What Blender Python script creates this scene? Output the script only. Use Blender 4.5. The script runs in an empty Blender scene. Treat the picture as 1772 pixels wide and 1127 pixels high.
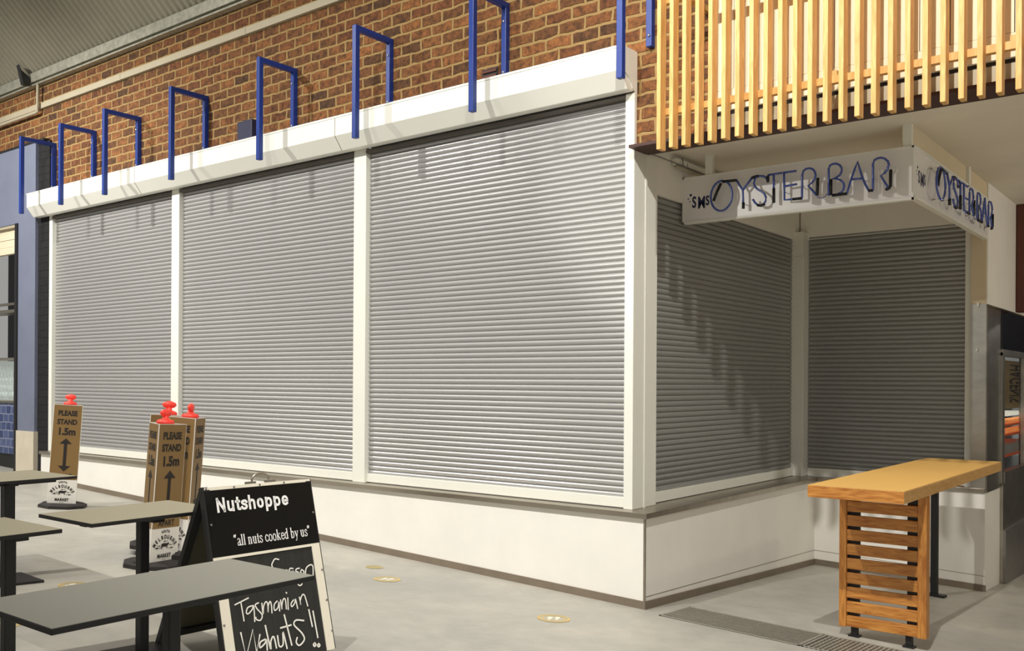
import bpy, bmesh, math, random
from mathutils import Vector, Matrix

random.seed(7)
SC = bpy.context.scene
COL = SC.collection

# ------------------------------------------------------------------ colour helpers
def lin(c):
    c = c / 255.0
    return c / 12.92 if c <= 0.04045 else ((c + 0.055) / 1.055) ** 2.4

def rgb(r, g, b):
    return (lin(r), lin(g), lin(b), 1.0)

class NT:
    """small wrapper to write node trees"""
    def __init__(self, name):
        self.m = bpy.data.materials.new(name)
        self.m.use_nodes = True
        self.t = self.m.node_tree
        self.b = self.t.nodes['Principled BSDF']
    def n(self, typ, **kw):
        nd = self.t.nodes.new(typ)
        for k, v in kw.items():
            setattr(nd, k, v)
        return nd
    def l(self, a, b):
        self.t.links.new(a, b)
    def set(self, **kw):
        for k, v in kw.items():
            self.b.inputs[k.replace('_', ' ')].default_value = v

def mat(name, col, rough=0.5, metal=0.0, var=0.0, scale=6.0, bump=0.0, bscale=60.0, spec=0.5, stretch=None, emit=None, estr=0.0):
    w = NT(name)
    w.set(Base_Color=col, Roughness=rough, Metallic=metal)
    w.b.inputs['Specular IOR Level'].default_value = spec
    tc = w.n('ShaderNodeTexCoord')
    src = tc.outputs['Object']
    if stretch:
        mp = w.n('ShaderNodeMapping')
        mp.inputs['Scale'].default_value = stretch
        w.l(src, mp.inputs['Vector'])
        src = mp.outputs['Vector']
    if var > 0:
        nz = w.n('ShaderNodeTexNoise')
        nz.inputs['Scale'].default_value = scale
        nz.inputs['Detail'].default_value = 5
        nz.inputs['Roughness'].default_value = 0.6
        w.l(src, nz.inputs['Vector'])
        rp = w.n('ShaderNodeValToRGB')
        rp.color_ramp.elements[0].position = 0.3
        rp.color_ramp.elements[1].position = 0.7
        rp.color_ramp.elements[0].color = tuple(c * (1 - var) for c in col[:3]) + (1,)
        rp.color_ramp.elements[1].color = tuple(min(1, c * (1 + var)) for c in col[:3]) + (1,)
        w.l(nz.outputs['Fac'], rp.inputs['Fac'])
        w.l(rp.outputs['Color'], w.b.inputs['Base Color'])
    if bump > 0:
        nb = w.n('ShaderNodeTexNoise')
        nb.inputs['Scale'].default_value = bscale
        nb.inputs['Detail'].default_value = 4
        w.l(src, nb.inputs['Vector'])
        bp = w.n('ShaderNodeBump')
        bp.inputs['Strength'].default_value = bump
        bp.inputs['Distance'].default_value = 0.01
        w.l(nb.outputs['Fac'], bp.inputs['Height'])
        w.l(bp.outputs['Normal'], w.b.inputs['Normal'])
    if emit:
        w.b.inputs['Emission Color'].default_value = emit
        w.b.inputs['Emission Strength'].default_value = estr
    return w.m

def brick_mat(name, mixes, mortar, bw, bh, ms, noise=0.55, axes='XZ', bump=0.6, rough=0.85):
    w = NT(name)
    tc = w.n('ShaderNodeTexCoord')
    sp = w.n('ShaderNodeSeparateXYZ')
    w.l(tc.outputs['Object'], sp.inputs[0])
    cb = w.n('ShaderNodeCombineXYZ')
    w.l(sp.outputs[axes[0]], cb.inputs['X'])
    w.l(sp.outputs[axes[1]], cb.inputs['Y'])
    # wobble the joints a little
    nw = w.n('ShaderNodeTexNoise')
    nw.inputs['Scale'].default_value = 9
    w.l(tc.outputs['Object'], nw.inputs['Vector'])
    vm = w.n('ShaderNodeVectorMath', operation='SCALE')
    vs = w.n('ShaderNodeVectorMath', operation='SUBTRACT')
    vs.inputs[1].default_value = (0.5, 0.5, 0.5)
    w.l(nw.outputs['Color'], vs.inputs[0])
    w.l(vs.outputs[0], vm.inputs[0])
    vm.inputs['Scale'].default_value = 0.032
    va = w.n('ShaderNodeVectorMath', operation='ADD')
    w.l(cb.outputs[0], va.inputs[0])
    w.l(vm.outputs[0], va.inputs[1])
    br = w.n('ShaderNodeTexBrick')
    br.inputs['Scale'].default_value = 1.0
    br.inputs['Brick Width'].default_value = bw
    br.inputs['Row Height'].default_value = bh
    br.inputs['Mortar Size'].default_value = ms
    br.inputs['Mortar Smooth'].default_value = 0.35
    br.inputs['Bias'].default_value = -0.1
    br.inputs['Color1'].default_value = (1, 1, 1, 1)
    br.inputs['Color2'].default_value = (0, 0, 0, 1)
    br.inputs['Mortar'].default_value = (0.5, 0.5, 0.5, 1)
    w.l(va.outputs[0], br.inputs['Vector'])
    rp = w.n('ShaderNodeValToRGB')
    els = rp.color_ramp.elements
    els[0].position = 0.0; els[0].color = mixes[0]
    els[1].position = 1.0; els[1].color = mixes[-1]
    for i, c in enumerate(mixes[1:-1]):
        e = els.new((i + 1) / (len(mixes) - 1)); e.color = c
    w.l(br.outputs['Color'], rp.inputs['Fac'])
    nz = w.n('ShaderNodeTexNoise')
    nz.inputs['Scale'].default_value = 22
    nz.inputs['Detail'].default_value = 6
    nz.inputs['Roughness'].default_value = 0.7
    w.l(tc.outputs['Object'], nz.inputs['Vector'])
    r2 = w.n('ShaderNodeValToRGB')
    r2.color_ramp.elements[0].position = 0.32; r2.color_ramp.elements[0].color = (1 - noise,) * 3 + (1,)
    r2.color_ramp.elements[1].position = 0.68; r2.color_ramp.elements[1].color = (1 + noise * 0.5,) * 3 + (1,)
    w.l(nz.outputs['Fac'], r2.inputs['Fac'])
    mu = w.n('ShaderNodeMix', data_type='RGBA', blend_type='MULTIPLY')
    mu.inputs[0].default_value = 1.0
    w.l(rp.outputs['Color'], mu.inputs[6])
    w.l(r2.outputs['Color'], mu.inputs[7])
    mx = w.n('ShaderNodeMix', data_type='RGBA')
    w.l(br.outputs['Fac'], mx.inputs[0])
    w.l(mu.outputs[2], mx.inputs[6])
    mx.inputs[7].default_value = mortar
    w.l(mx.outputs[2], w.b.inputs['Base Color'])
    w.set(Roughness=rough)
    # bump
    inv = w.n('ShaderNodeMath', operation='SUBTRACT')
    inv.inputs[0].default_value = 1.0
    w.l(br.outputs['Fac'], inv.inputs[1])
    ad = w.n('ShaderNodeMath', operation='MULTIPLY_ADD')
    w.l(nz.outputs['Fac'], ad.inputs[0])
    ad.inputs[1].default_value = 0.8
    w.l(inv.outputs[0], ad.inputs[2])
    bp = w.n('ShaderNodeBump')
    bp.inputs['Strength'].default_value = bump
    bp.inputs['Distance'].default_value = 0.015
    w.l(ad.outputs[0], bp.inputs['Height'])
    w.l(bp.outputs['Normal'], w.b.inputs['Normal'])
    return w.m

def wood_mat(name, c1, c2, axis, rough=0.5, scale=5.0, dist=2.0):
    w = NT(name)
    tc = w.n('ShaderNodeTexCoord')
    mp = w.n('ShaderNodeMapping')
    sc = {'X': (0.12, 1, 1), 'Y': (1, 0.12, 1), 'Z': (1, 1, 0.12)}[axis]
    mp.inputs['Scale'].default_value = tuple(s * scale for s in sc)
    w.l(tc.outputs['Object'], mp.inputs['Vector'])
    nz = w.n('ShaderNodeTexNoise')
    nz.inputs['Scale'].default_value = 5
    nz.inputs['Detail'].default_value = 6
    nz.inputs['Distortion'].default_value = dist
    w.l(mp.outputs[0], nz.inputs['Vector'])
    rp = w.n('ShaderNodeValToRGB')
    rp.color_ramp.elements[0].position = 0.33; rp.color_ramp.elements[0].color = c1
    rp.color_ramp.elements[1].position = 0.66; rp.color_ramp.elements[1].color = c2
    w.l(nz.outputs['Fac'], rp.inputs['Fac'])
    w.l(rp.outputs['Color'], w.b.inputs['Base Color'])
    w.set(Roughness=rough)
    return w.m

# ------------------------------------------------------------------ materials
M = {}
M['brick'] = brick_mat('brown_brick', [rgb(60, 42, 26), rgb(106, 66, 32), rgb(120, 76, 38), rgb(140, 88, 44), rgb(112, 66, 32)],
                       rgb(156, 126, 78), 0.25, 0.1, 0.014, noise=0.75, bump=0.9)
M['brick_dark'] = brick_mat('black_painted_brick', [rgb(16, 15, 18), rgb(22, 20, 24)], rgb(9, 9, 11), 0.25, 0.1, 0.012, noise=0.2)
M['blue_tile'] = brick_mat('blue_glazed_tile', [rgb(48, 62, 104), rgb(62, 78, 122), rgb(82, 96, 138)], rgb(140, 146, 168), 0.16, 0.12, 0.008, noise=0.2, bump=0.2, rough=0.3)
M['white_metal'] = mat('white_powder_coat', rgb(236, 236, 226), 0.4, var=0.015, scale=2)
M['white_wall'] = mat('painted_wall', rgb(242, 239, 231), 0.6, var=0.03, scale=2.5, bump=0.05, bscale=40)
M['plaster'] = mat('ceiling_plaster', rgb(226, 218, 202), 0.8, var=0.04, scale=2)
M['cream'] = mat('cream_paint', rgb(222, 205, 172), 0.6, var=0.02, scale=2)
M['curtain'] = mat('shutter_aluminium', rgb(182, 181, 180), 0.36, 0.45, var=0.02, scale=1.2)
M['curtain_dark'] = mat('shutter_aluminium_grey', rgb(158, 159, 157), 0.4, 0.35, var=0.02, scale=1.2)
M['guide_dark'] = mat('shutter_throat', rgb(96, 90, 82), 0.6, 0.2)
M['steel'] = mat('brushed_steel', rgb(176, 168, 154), 0.33, 0.95, var=0.14, scale=2.0, stretch=(0.6, 4, 4))
M['steel_clad'] = mat('steel_cladding', rgb(176, 172, 162), 0.28, 0.8, var=0.18, scale=3.0, stretch=(1, 1, 2.2), bump=0.10, bscale=4.0)
M['steel_dark'] = mat('dark_steel', rgb(140, 136, 132), 0.4, 0.6, var=0.1, scale=4)
M['skirt'] = mat('grey_skirting', rgb(132, 120, 104), 0.55, 0.2, var=0.12, scale=5)
M['blue'] = mat('blue_enamel', rgb(22, 54, 134), 0.38, var=0.06, scale=10)
M['bolt'] = mat('zinc_bolt', rgb(210, 210, 205), 0.3, 0.9)
M['pine'] = wood_mat('pine_timber', rgb(204, 154, 84), rgb(228, 184, 116), 'Z', 0.55)
M['oak'] = wood_mat('oiled_hardwood', rgb(160, 96, 36), rgb(204, 142, 68), 'X', 0.45, 7)
M['oak_v'] = wood_mat('oiled_hardwood_upright', rgb(166, 102, 40), rgb(204, 142, 68), 'Z', 0.45, 7)
M['bench'] = mat('blond_table_top', rgb(222, 176, 98), 0.6, var=0.02, scale=3, stretch=(4, 0.4, 1))
M['bench_side'] = wood_mat('blond_table_edge', rgb(196, 146, 82), rgb(216, 172, 108), 'Y', 0.5, 7)
M['black'] = mat('black_paint', rgb(24, 23, 24), 0.5, var=0.05, scale=8)
M['black_gloss'] = mat('black_gloss_panel', rgb(10, 10, 12), 0.12, var=0.02, spec=0.6, bump=0.06, bscale=3.5)
M['chalkboard'] = mat('chalkboard', rgb(38, 38, 35), 0.7, var=0.28, scale=7, stretch=(1, 5, 0.6))
M['chalk'] = mat('chalk', rgb(240, 238, 230), 0.9)
M['white_vinyl'] = mat('white_vinyl', rgb(250, 250, 248), 0.5)
M['cream_strip'] = mat('cream_edge_strip', rgb(238, 232, 214), 0.5)
M['laminate'] = mat('grey_laminate', rgb(134, 133, 124), 0.75, var=0.01, scale=3, spec=0.3)
M['laminate_warm'] = mat('warm_grey_laminate', rgb(150, 144, 124), 0.75, var=0.01, scale=3, spec=0.3)
M['kraft'] = mat('kraft_print', rgb(138, 108, 62), 0.6, var=0.02, scale=4)
M['sleeve_white'] = mat('corflute_white', rgb(240, 236, 228), 0.6)
M['ink'] = mat('dark_ink', rgb(40, 33, 28), 0.7)
M['orange'] = mat('safety_orange', rgb(250, 72, 58), 0.45, emit=rgb(250, 60, 45), estr=0.12)
M['rubber'] = mat('black_rubber', rgb(40, 36, 35), 0.7, var=0.1, scale=12)
M['fascia'] = mat('dark_brown_fascia', rgb(62, 34, 26), 0.55, var=0.1, scale=4)
M['red_brown'] = mat('red_brown_board', rgb(88, 44, 30), 0.5, var=0.14, scale=4)
M['galv'] = mat('galvanised_steel', rgb(178, 176, 160), 0.45, 0.6, var=0.22, scale=16)
M['conduit'] = mat('beige_trunking', rgb(176, 166, 142), 0.6, var=0.05, scale=3)
M['roof'] = mat('grey_roof_sheet', rgb(150, 145, 128), 0.6, 0.1, var=0.06, scale=3)
M['navy_wall'] = mat('slate_blue_render', rgb(112, 118, 138), 0.75, var=0.07, scale=2.2)
M['navy_dark'] = mat('dark_navy', rgb(22, 26, 40), 0.6)
M['navy_box'] = mat('navy_box_paint', rgb(36, 38, 66), 0.5)
M['tile_cream'] = mat('cream_stone_tile', rgb(208, 198, 178), 0.5, var=0.06, scale=6)
M['neon'] = mat('neon_tube_blue', rgb(66, 88, 168), 0.2, spec=0.7)
M['neon_cap'] = mat('neon_blackout', rgb(16, 18, 26), 0.4)
M['sign_white'] = mat('white_acrylic', rgb(238, 235, 230), 0.3)
M['navy_ink'] = mat('navy_vinyl', rgb(28, 34, 78), 0.5)
M['lamp_white'] = mat('white_lamp', rgb(250, 246, 236), 0.4, emit=rgb(255, 246, 225), estr=1.2)
M['gold'] = mat('gold_sticker', rgb(214, 182, 104), 0.5)
M['gold_dim'] = mat('worn_gold_sticker', rgb(186, 172, 124), 0.6)
M['sticker_white'] = mat('sticker_white', rgb(248, 240, 214), 0.5)
M['sticker_grey'] = mat('sticker_ground', rgb(184, 178, 156), 0.5)
M['grate'] = mat('grate_steel', rgb(168, 164, 152), 0.45, 0.3, var=0.1, scale=20)
M['pit'] = mat('drain_pit', rgb(82, 80, 74), 0.9)
M['dark_glass'] = mat('dark_glass', rgb(20, 20, 24), 0.06, spec=0.8)
M['reflected_sign'] = mat('tan_sign_reflection', rgb(150, 124, 80), 0.6, emit=rgb(150, 120, 72), estr=0.25)  # colour of a sign reflection, its brightness put in as glow
M['food'] = mat('baked_goods', rgb(236, 176, 110), 0.6, emit=rgb(255, 150, 80), estr=0.9, var=0.3, scale=30)  # light on the food is put in as glow
M['shelf_lit'] = mat('lit_copper_shelf', rgb(190, 96, 56), 0.4, emit=rgb(220, 90, 40), estr=0.35)  # light on the shelves is put in as a faint glow
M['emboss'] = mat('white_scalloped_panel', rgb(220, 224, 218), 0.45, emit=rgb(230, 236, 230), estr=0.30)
M['cladding'] = mat('cream_cladding', rgb(228, 214, 186), 0.6, var=0.015, scale=3)

def glass_mat():
    w = NT('clear_glass')
    w.set(Base_Color=(0.9, 0.95, 0.95, 1), Roughness=0.02, IOR=1.45)
    w.b.inputs['Transmission Weight'].default_value = 1.0
    return w.m
M['glass'] = glass_mat()

def floor_mat():
    w = NT('sealed_concrete')
    tc = w.n('ShaderNodeTexCoord')
    n1 = w.n('ShaderNodeTexNoise'); n1.inputs['Scale'].default_value = 0.9; n1.inputs['Detail'].default_value = 6; n1.inputs['Roughness'].default_value = 0.62; n1.inputs['Distortion'].default_value = 0.6
    n2 = w.n('ShaderNodeTexNoise'); n2.inputs['Scale'].default_value = 7; n2.inputs['Detail'].default_value = 6; n2.inputs['Roughness'].default_value = 0.65
    w.l(tc.outputs['Object'], n1.inputs['Vector']); w.l(tc.outputs['Object'], n2.inputs['Vector'])
    r1 = w.n('ShaderNodeValToRGB')
    r1.color_ramp.elements[0].position = 0.35; r1.color_ramp.elements[0].color = rgb(166, 164, 157)
    r1.color_ramp.elements[1].position = 0.7; r1.color_ramp.elements[1].color = rgb(192, 188, 176)
    w.l(n1.outputs['Fac'], r1.inputs['Fac'])
    r2 = w.n('ShaderNodeValToRGB')
    r2.color_ramp.elements[0].position = 0.25; r2.color_ramp.elements[0].color = (0.86, 0.86, 0.86, 1)
    r2.color_ramp.elements[1].position = 0.6; r2.color_ramp.elements[1].color = (1.0, 1.0, 1.0, 1)
    w.l(n2.outputs['Fac'], r2.inputs['Fac'])
    mu = w.n('ShaderNodeMix', data_type='RGBA', blend_type='MULTIPLY'); mu.inputs[0].default_value = 1
    w.l(r1.outputs['Color'], mu.inputs[6]); w.l(r2.outputs['Color'], mu.inputs[7])
    w.l(mu.outputs[2], w.b.inputs['Base Color'])
    mr = w.n('ShaderNodeMapRange'); mr.inputs[3].default_value = 0.34; mr.inputs[4].default_value = 0.55
    w.l(n1.outputs['Fac'], mr.inputs[0]); w.l(mr.outputs[0], w.b.inputs['Roughness'])
    return w.m
M['floor'] = floor_mat()

# ------------------------------------------------------------------ mesh builder
class MB:
    def __init__(self):
        self.v = []; self.f = []; self.smooth = []
    def add(self, vs, fs, mtx=None, smooth=False):
        k = len(self.v)
        for p in vs:
            p = Vector(p)
            if mtx is not None:
                p = mtx @ p
            self.v.append(p)
        for q in fs:
            self.f.append([i + k for i in q]); self.smooth.append(smooth)
        return self
    def hexa(self, b, t, mtx=None):
        """b, t: four bottom / top corners, same order (counter-clockwise from above)"""
        vs = list(b) + list(t)
        fs = [(3, 2, 1, 0), (4, 5, 6, 7)] + [(i, (i + 1) % 4, 4 + (i + 1) % 4, 4 + i) for i in range(4)]
        return self.add(vs, fs, mtx)
    def box(self, x0, x1, y0, y1, z0, z1, mtx=None):
        c = [(x0, y0), (x1, y0), (x1, y1), (x0, y1)]
        return self.hexa([(x, y, z0) for x, y in c], [(x, y, z1) for x, y in c], mtx)
    def prism(self, poly, a, b, axis='X', mtx=None):
        """poly: list of 2D points; extruded along axis from a to b"""
        def P(p, t):
            if axis == 'X': return (t, p[0], p[1])
            if axis == 'Y': return (p[0], t, p[1])
            return (p[0], p[1], t)
        n = len(poly)
        vs = [P(p, a) for p in poly] + [P(p, b) for p in poly]
        fs = [tuple(range(n))[::-1], tuple(range(n, 2 * n))] + [(i, (i + 1) % n, n + (i + 1) % n, n + i) for i in range(n)]
        return self.add(vs, fs, mtx)
    def lathe(self, prof, n=20, mtx=None, sx=1.0, sy=1.0):
        vs = []; fs = []
        for r, z in prof:
            for i in range(n):
                a = 2 * math.pi * i / n
                vs.append((r * math.cos(a) * sx, r * math.sin(a) * sy, z))
        m = len(prof)
        for j in range(m - 1):
            for i in range(n):
                fs.append((j * n + i, j * n + (i + 1) % n, (j + 1) * n + (i + 1) % n, (j + 1) * n + i))
        fs.append(tuple(range(n))[::-1]); fs.append(tuple((m - 1) * n + i for i in range(n)))
        return self.add(vs, fs, mtx, True)
    def tube(self, pts, r, n=8, mtx=None, closed=False):
        pts = [Vector(p) for p in pts]
        m = len(pts); vs = []; fs = []
        ref = Vector((0.13, 0.21, 0.97))
        for j in range(m):
            if closed:
                d = pts[(j + 1) % m] - pts[j - 1]
            else:
                d = pts[min(j + 1, m - 1)] - pts[max(j - 1, 0)]
            d.normalize()
            u = d.cross(ref)
            if u.length < 1e-4: u = d.cross(Vector((1, 0, 0)))
            u.normalize(); w = d.cross(u)
            for i in range(n):
                a = 2 * math.pi * i / n
                vs.append(pts[j] + (u * math.cos(a) + w * math.sin(a)) * r)
        for j in range(m if closed else m - 1):
            k = (j + 1) % m
            for i in range(n):
                fs.append((j * n + i, k * n + i, k * n + (i + 1) % n, j * n + (i + 1) % n))
        if not closed:
            fs.append(tuple(range(n))); fs.append(tuple((m - 1) * n + i for i in range(n))[::-1])
        return self.add(vs, fs, mtx, True)
    def ribbon(self, pts, w, mtx, z=0.0):
        """flat stroke of width w in the local XY plane"""
        P = [Vector((p[0], p[1])) for p in pts]
        vs = []; fs = []
        for j, p in enumerate(P):
            d = P[min(j + 1, len(P) - 1)] - P[max(j - 1, 0)]
            if d.length < 1e-9: d = Vector((1, 0))
            d.normalize(); nn = Vector((-d.y, d.x)) * w * 0.5
            q = p - d * w * 0.3 if j == 0 else (p + d * w * 0.3 if j == len(P) - 1 else p)
            vs += [(q.x + nn.x, q.y + nn.y, z), (q.x - nn.x, q.y - nn.y, z)]
        for j in range(len(P) - 1):
            fs.append((2 * j, 2 * j + 1, 2 * j + 3, 2 * j + 2))
        return self.add(vs, fs, mtx)
    def flat(self, poly, mtx, z=0.0):
        return self.add([(p[0], p[1], z) for p in poly], [tuple(range(len(poly)))], mtx)
    def text(self, body, size, mtx, bold=0.0, align='LEFT', sx=1.0, z=0.0, spacing=1.0):
        cu = bpy.data.curves.new('t', 'FONT')
        cu.body = body; cu.size = size; cu.offset = bold; cu.align_x = align
        cu.space_character = spacing
        cu.resolution_u = 4
        ob = bpy.data.objects.new('t', cu); COL.objects.link(ob)
        dg = bpy.context.evaluated_depsgraph_get()
        me = bpy.data.meshes.new_from_object(ob.evaluated_get(dg))
        self.add([(v.co.x * sx, v.co.y, z) for v in me.vertices], [tuple(p.vertices) for p in me.polygons], mtx)
        bpy.data.objects.remove(ob); bpy.data.curves.remove(cu); bpy.data.meshes.remove(me)
        return self
    def build(self, name, material, parent=None, label=None, bevel=0.0, fix=True):
        org = parent.location if (parent is not None and parent.parent is None) else Vector((0, 0, 0))
        if parent is not None and parent.parent is not None:
            org = parent.parent.location
        if parent is not None and parent.type == 'MESH' and parent.parent is None:
            org = parent.location
        me = bpy.data.meshes.new(name)
        me.from_pydata([tuple(v - org) for v in self.v], [], self.f)
        for p, s in zip(me.polygons, self.smooth):
            p.use_smooth = s
        if fix:
            bm = bmesh.new(); bm.from_mesh(me)
            bmesh.ops.recalc_face_normals(bm, faces=bm.faces)
            bm.to_mesh(me); bm.free()
        me.materials.append(material)
        o = bpy.data.objects.new(name, me)
        COL.objects.link(o)
        if parent is not None: o.parent = parent
        if label: o['label'] = label
        if bevel > 0:
            bv = o.modifiers.new('soft_edge', 'BEVEL')
            bv.width = bevel; bv.segments = 2; bv.limit_method = 'ANGLE'; bv.angle_limit = 0.9
        return o

def thing(name, label, cat, loc=(0, 0, 0), group=None):
    o = bpy.data.objects.new(name, None)
    o.empty_display_size = 0.1
    COL.objects.link(o); o.location = loc
    o['label'] = label; o['category'] = cat
    if group: o['group'] = group
    return o

def tag(o, label, cat, group=None):
    o['label'] = label; o['category'] = cat
    if group: o['group'] = group
    return o

def struct(name, mb, material, **kw):
    o = mb.build(name, material, **kw); o['kind'] = 'structure'
    return o

def dup(root, label=None):
    r = root.copy(); COL.objects.link(r)
    if label: r['label'] = label
    for ch in list(root.children):
        c = ch.copy(); COL.objects.link(c); c.parent = r
        for g in list(ch.children):
            d = g.copy(); COL.objects.link(d); d.parent = c
    return r

def frame(o, u, v):
    """local XY plane at o with axes u (to the reader's right) and v (up)"""
    u = Vector(u).normalized(); v = Vector(v); v = (v - u * v.dot(u)).normalized()
    n = u.cross(v)
    return Matrix(((u.x, v.x, n.x, o[0]), (u.y, v.y, n.y, o[1]), (u.z, v.z, n.z, o[2]), (0, 0, 0, 1)))

FA, FB = -0.03424, -0.05351           # the floor falls gently towards the recess
def fz(x, y): return FA * x + FB * y
FN = Vector((-FA, -FB, 1)).normalized()

# ------------------------------------------------------------------ camera
F = 1627.0; CX = 886.0; HY = 661.0; ROLL = 0.0058
TH = math.atan(1269.0 / F)
fw = Vector((-math.sin(TH), math.cos(TH), 0)); rt = Vector((math.cos(TH), math.sin(TH), 0)); up = Vector((0, 0, 1))
r_ = rt * math.cos(ROLL) + up * math.sin(ROLL)
u_ = up * math.cos(ROLL) - rt * math.sin(ROLL)
cam = bpy.data.cameras.new('camera'); camo = bpy.data.objects.new('camera', cam); COL.objects.link(camo)
cam.sensor_width = 36.0; cam.lens = F / 1772 * 36.0; cam.shift_y = (HY - 563.5) / 1772
cam.clip_start = 0.05
b_ = -fw
camo.matrix_world = Matrix(((r_.x, u_.x, b_.x, 3.4384), (r_.y, u_.y, b_.y, -5.9886), (r_.z, u_.z, b_.z, 1.65), (0, 0, 0, 1)))
SC.camera = camo

# ------------------------------------------------------------------ setting
fl = MB()
c = [(-20, -11), (11, -11), (11, 13), (-20, 13)]
fl.hexa([(x, y, fz(x, y) - 0.3) for x, y in c], [(x, y, fz(x, y)) for x, y in c])
struct('floor', fl, M['floor'])

struct('wall_front', MB().box(-16, -0.235, 0.12, 0.3, 3.90, 7.0).box(-0.235, 0.95, 0.12, 0.3, 3.402, 7.0), M['brick'])

def low_wall(x0, x1, y0, y1, top):
    c = [(x0, y0), (x1, y0), (x1, y1), (x0, y1)]
    return MB().hexa([(x, y, fz(x, y) - 0.02) for x, y in c], [(x, y, top) for x, y in c])
struct('wall_counter_front', low_wall(-9.14, 0.0, 0.0, 0.2, 0.66), M['white_wall'])
struct('wall_counter_side', low_wall(-0.2, 0.0, 0.2, 3.62, 0.66), M['white_wall'])
struct('wall_counter_back', low_wall(0.0, 1.573, 3.42, 4.08, 0.66), M['white_wall'])

def skirt(p, q, out, h=0.058, t=0.012):
    """skirting strip from p to q (xy), standing out by t along out"""
    (x0, y0), (x1, y1) = p, q; ox, oy = out[0] * t, out[1] * t
    c = [(x0, y0), (x1, y1), (x1 + ox, y1 + oy), (x0 + ox, y0 + oy)]
    return MB().hexa([(x, y, fz(x, y) - 0.01) for x, y in c], [(x, y, fz(x, y) + h) for x, y in c])
struct('baseboard_front', skirt((-9.14, 0), (0.012, 0), (0, -1)), M['skirt'])
struct('baseboard_side', skirt((0, 0), (0, 3.42), (1, 0)), M['skirt'])
struct('baseboard_back', skirt((0.012, 3.42), (1.585, 3.42), (0, -1)), M['skirt'])
struct('trim_corner', MB().hexa([(-0.008, -0.006, -0.0), (0.006, -0.006, -0.0), (0.006, 0.008, -0.0), (-0.008, 0.008, 0.0)],
       [(-0.008, -0.006, 0.655), (0.006, -0.006, 0.655), (0.006, 0.008, 0.655), (-0.008, 0.008, 0.655)]), M['steel'])
# sheet joints on the low walls
struct('trim_joint_side', MB().hexa([(-0.001, 0.02, 0.085), (0.002, 0.02, 0.085), (0.002, 3.42, -0.04), (-0.001, 3.42, -0.04)],
       [(-0.001, 0.02, 0.089), (0.002, 0.02, 0.089), (0.002, 3.42, -0.036), (-0.001, 3.42, -0.036)]), M['skirt'])
struct('trim_joint_back', MB().hexa([(0.0, 3.418, -0.04), (1.573, 3.418, -0.10), (1.573, 3.421, -0.10), (0.0, 3.421, -0.04)],
       [(0.0, 3.418, -0.036), (1.573, 3.418, -0.096), (1.573, 3.421, -0.096), (0.0, 3.421, -0.036)]), M['skirt'])

# walls above the two recessed shutters, pillar
ZC = 3.49
struct('wall_recess_side', MB().box(-0.42, -0.213, 0.30, 3.72, 3.13, ZC + 0.02), M['white_wall'])
struct('wall_recess_back', MB().box(-0.20, 1.46, 3.52, 3.72, 3.13, ZC + 0.02), M['white_wall'])
struct('wall_pillar', MB().box(1.447, 1.573, 3.42, 8.5, 2.385, ZC + 0.02), M['cream'])
struct('wall_pillar_side', MB().box(1.5735, 1.585, 3.425, 4.735, 2.385, ZC + 0.01), M['white_wall'])
struct('wall_beam', MB().box(1.50, 1.573, 1.0, 3.42, 3.10, ZC + 0.01), M['cream'])
cl = MB().box(-0.42, 9, 0.28, 9, ZC, ZC + 0.1)
struct('ceiling_arcade', cl, M['plaster'])
struct('beam_fascia', MB().box(-0.155, 9, 0.0, 0.28, 3.38, 3.402), M['fascia'])
struct('beam_board', MB().box(0.46, 9, 0.03, 0.12, 3.402, 3.50), M['conduit'])

# corrugated roof rising towards the viewer
rf = MB(); vs = []; fs = []
PX = 0.11; NS = 8; X0, X1 = -19.0, 3.0
n = int((X1 - X0) / PX * NS)
for i in range(n + 1):
    x = X0 + i * PX / NS
    h = 0.034 * math.cos(2 * math.pi * i / NS)
    vs += [(x, 0.118, 5.725 + h), (x, -3.4, 5.725 + 3.518 + h)]
for i in range(n):
    fs.append((2 * i, 2 * i + 2, 2 * i + 3, 2 * i + 1))
rf.add(vs, fs, smooth=True)
struct('ceiling', rf, M['roof'])
eb = MB()
eb.prism([(0.12, 5.62), (0.04, 5.62), (0.04, 5.64), (0.10, 5.645), (0.10, 5.665), (0.03, 5.665), (0.02, 5.782), (0.118, 5.684)], -19, 3.0)
tag(eb.build('eaves_purlin', M['galv']), 'galvanised steel purlin where the corrugated roof meets the brick wall', 'beam')
tag(MB().prism([(0.015, 5.62), (-0.07, 5.62), (-0.13, 5.87), (-0.10, 5.80), (0.015, 5.73)], -9.62, -9.54).build('roof_bracket', M['black']),
    'small black bracket at the roof purlin above the conduit drop', 'bracket')
tr = thing('cable_trunking', 'flat beige cable trunking running along the upper brick wall', 'trunking', (-7, 0.1, 5.3))
MB().box(-16, 3.0, 0.085, 0.1195, 5.30, 5.375).build('channel', M['conduit'], tr)
for x in (-4.92, -2.9, -7.4):
    MB().box(x, x + 0.03, 0.081, 0.1195, 5.295, 5.38).build('joint_cover', M['conduit'], tr)
cd = MB().tube([(-9.40, 0.055, 5.615), (-9.40, 0.055, 5.30), (-9.405, 0.055, 5.262), (-9.44, 0.055, 5.25), (-16, 0.055, 5.25)], 0.022, 10)
tag(cd.build('conduit_pipe', M['conduit']), 'thin beige conduit dropping from the roof purlin and bending along the brick', 'pipe')
tag(MB().box(-4.97, -4.72, 0.045, 0.12, 4.12, 4.375).build('junction_box', M['navy_box'], bevel=0.01),
    'dark navy junction box on the brick just above the shutter hood', 'junction box')
vt = thing('wall_vent', 'rusty old vent opening in the brick beside a blue frame', 'vent', (-1.55, 0.12, 4.2))
MB().box(-1.66, -1.49, 0.112, 0.125, 4.10, 4.28).build('recess', M['black'], vt)
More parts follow.
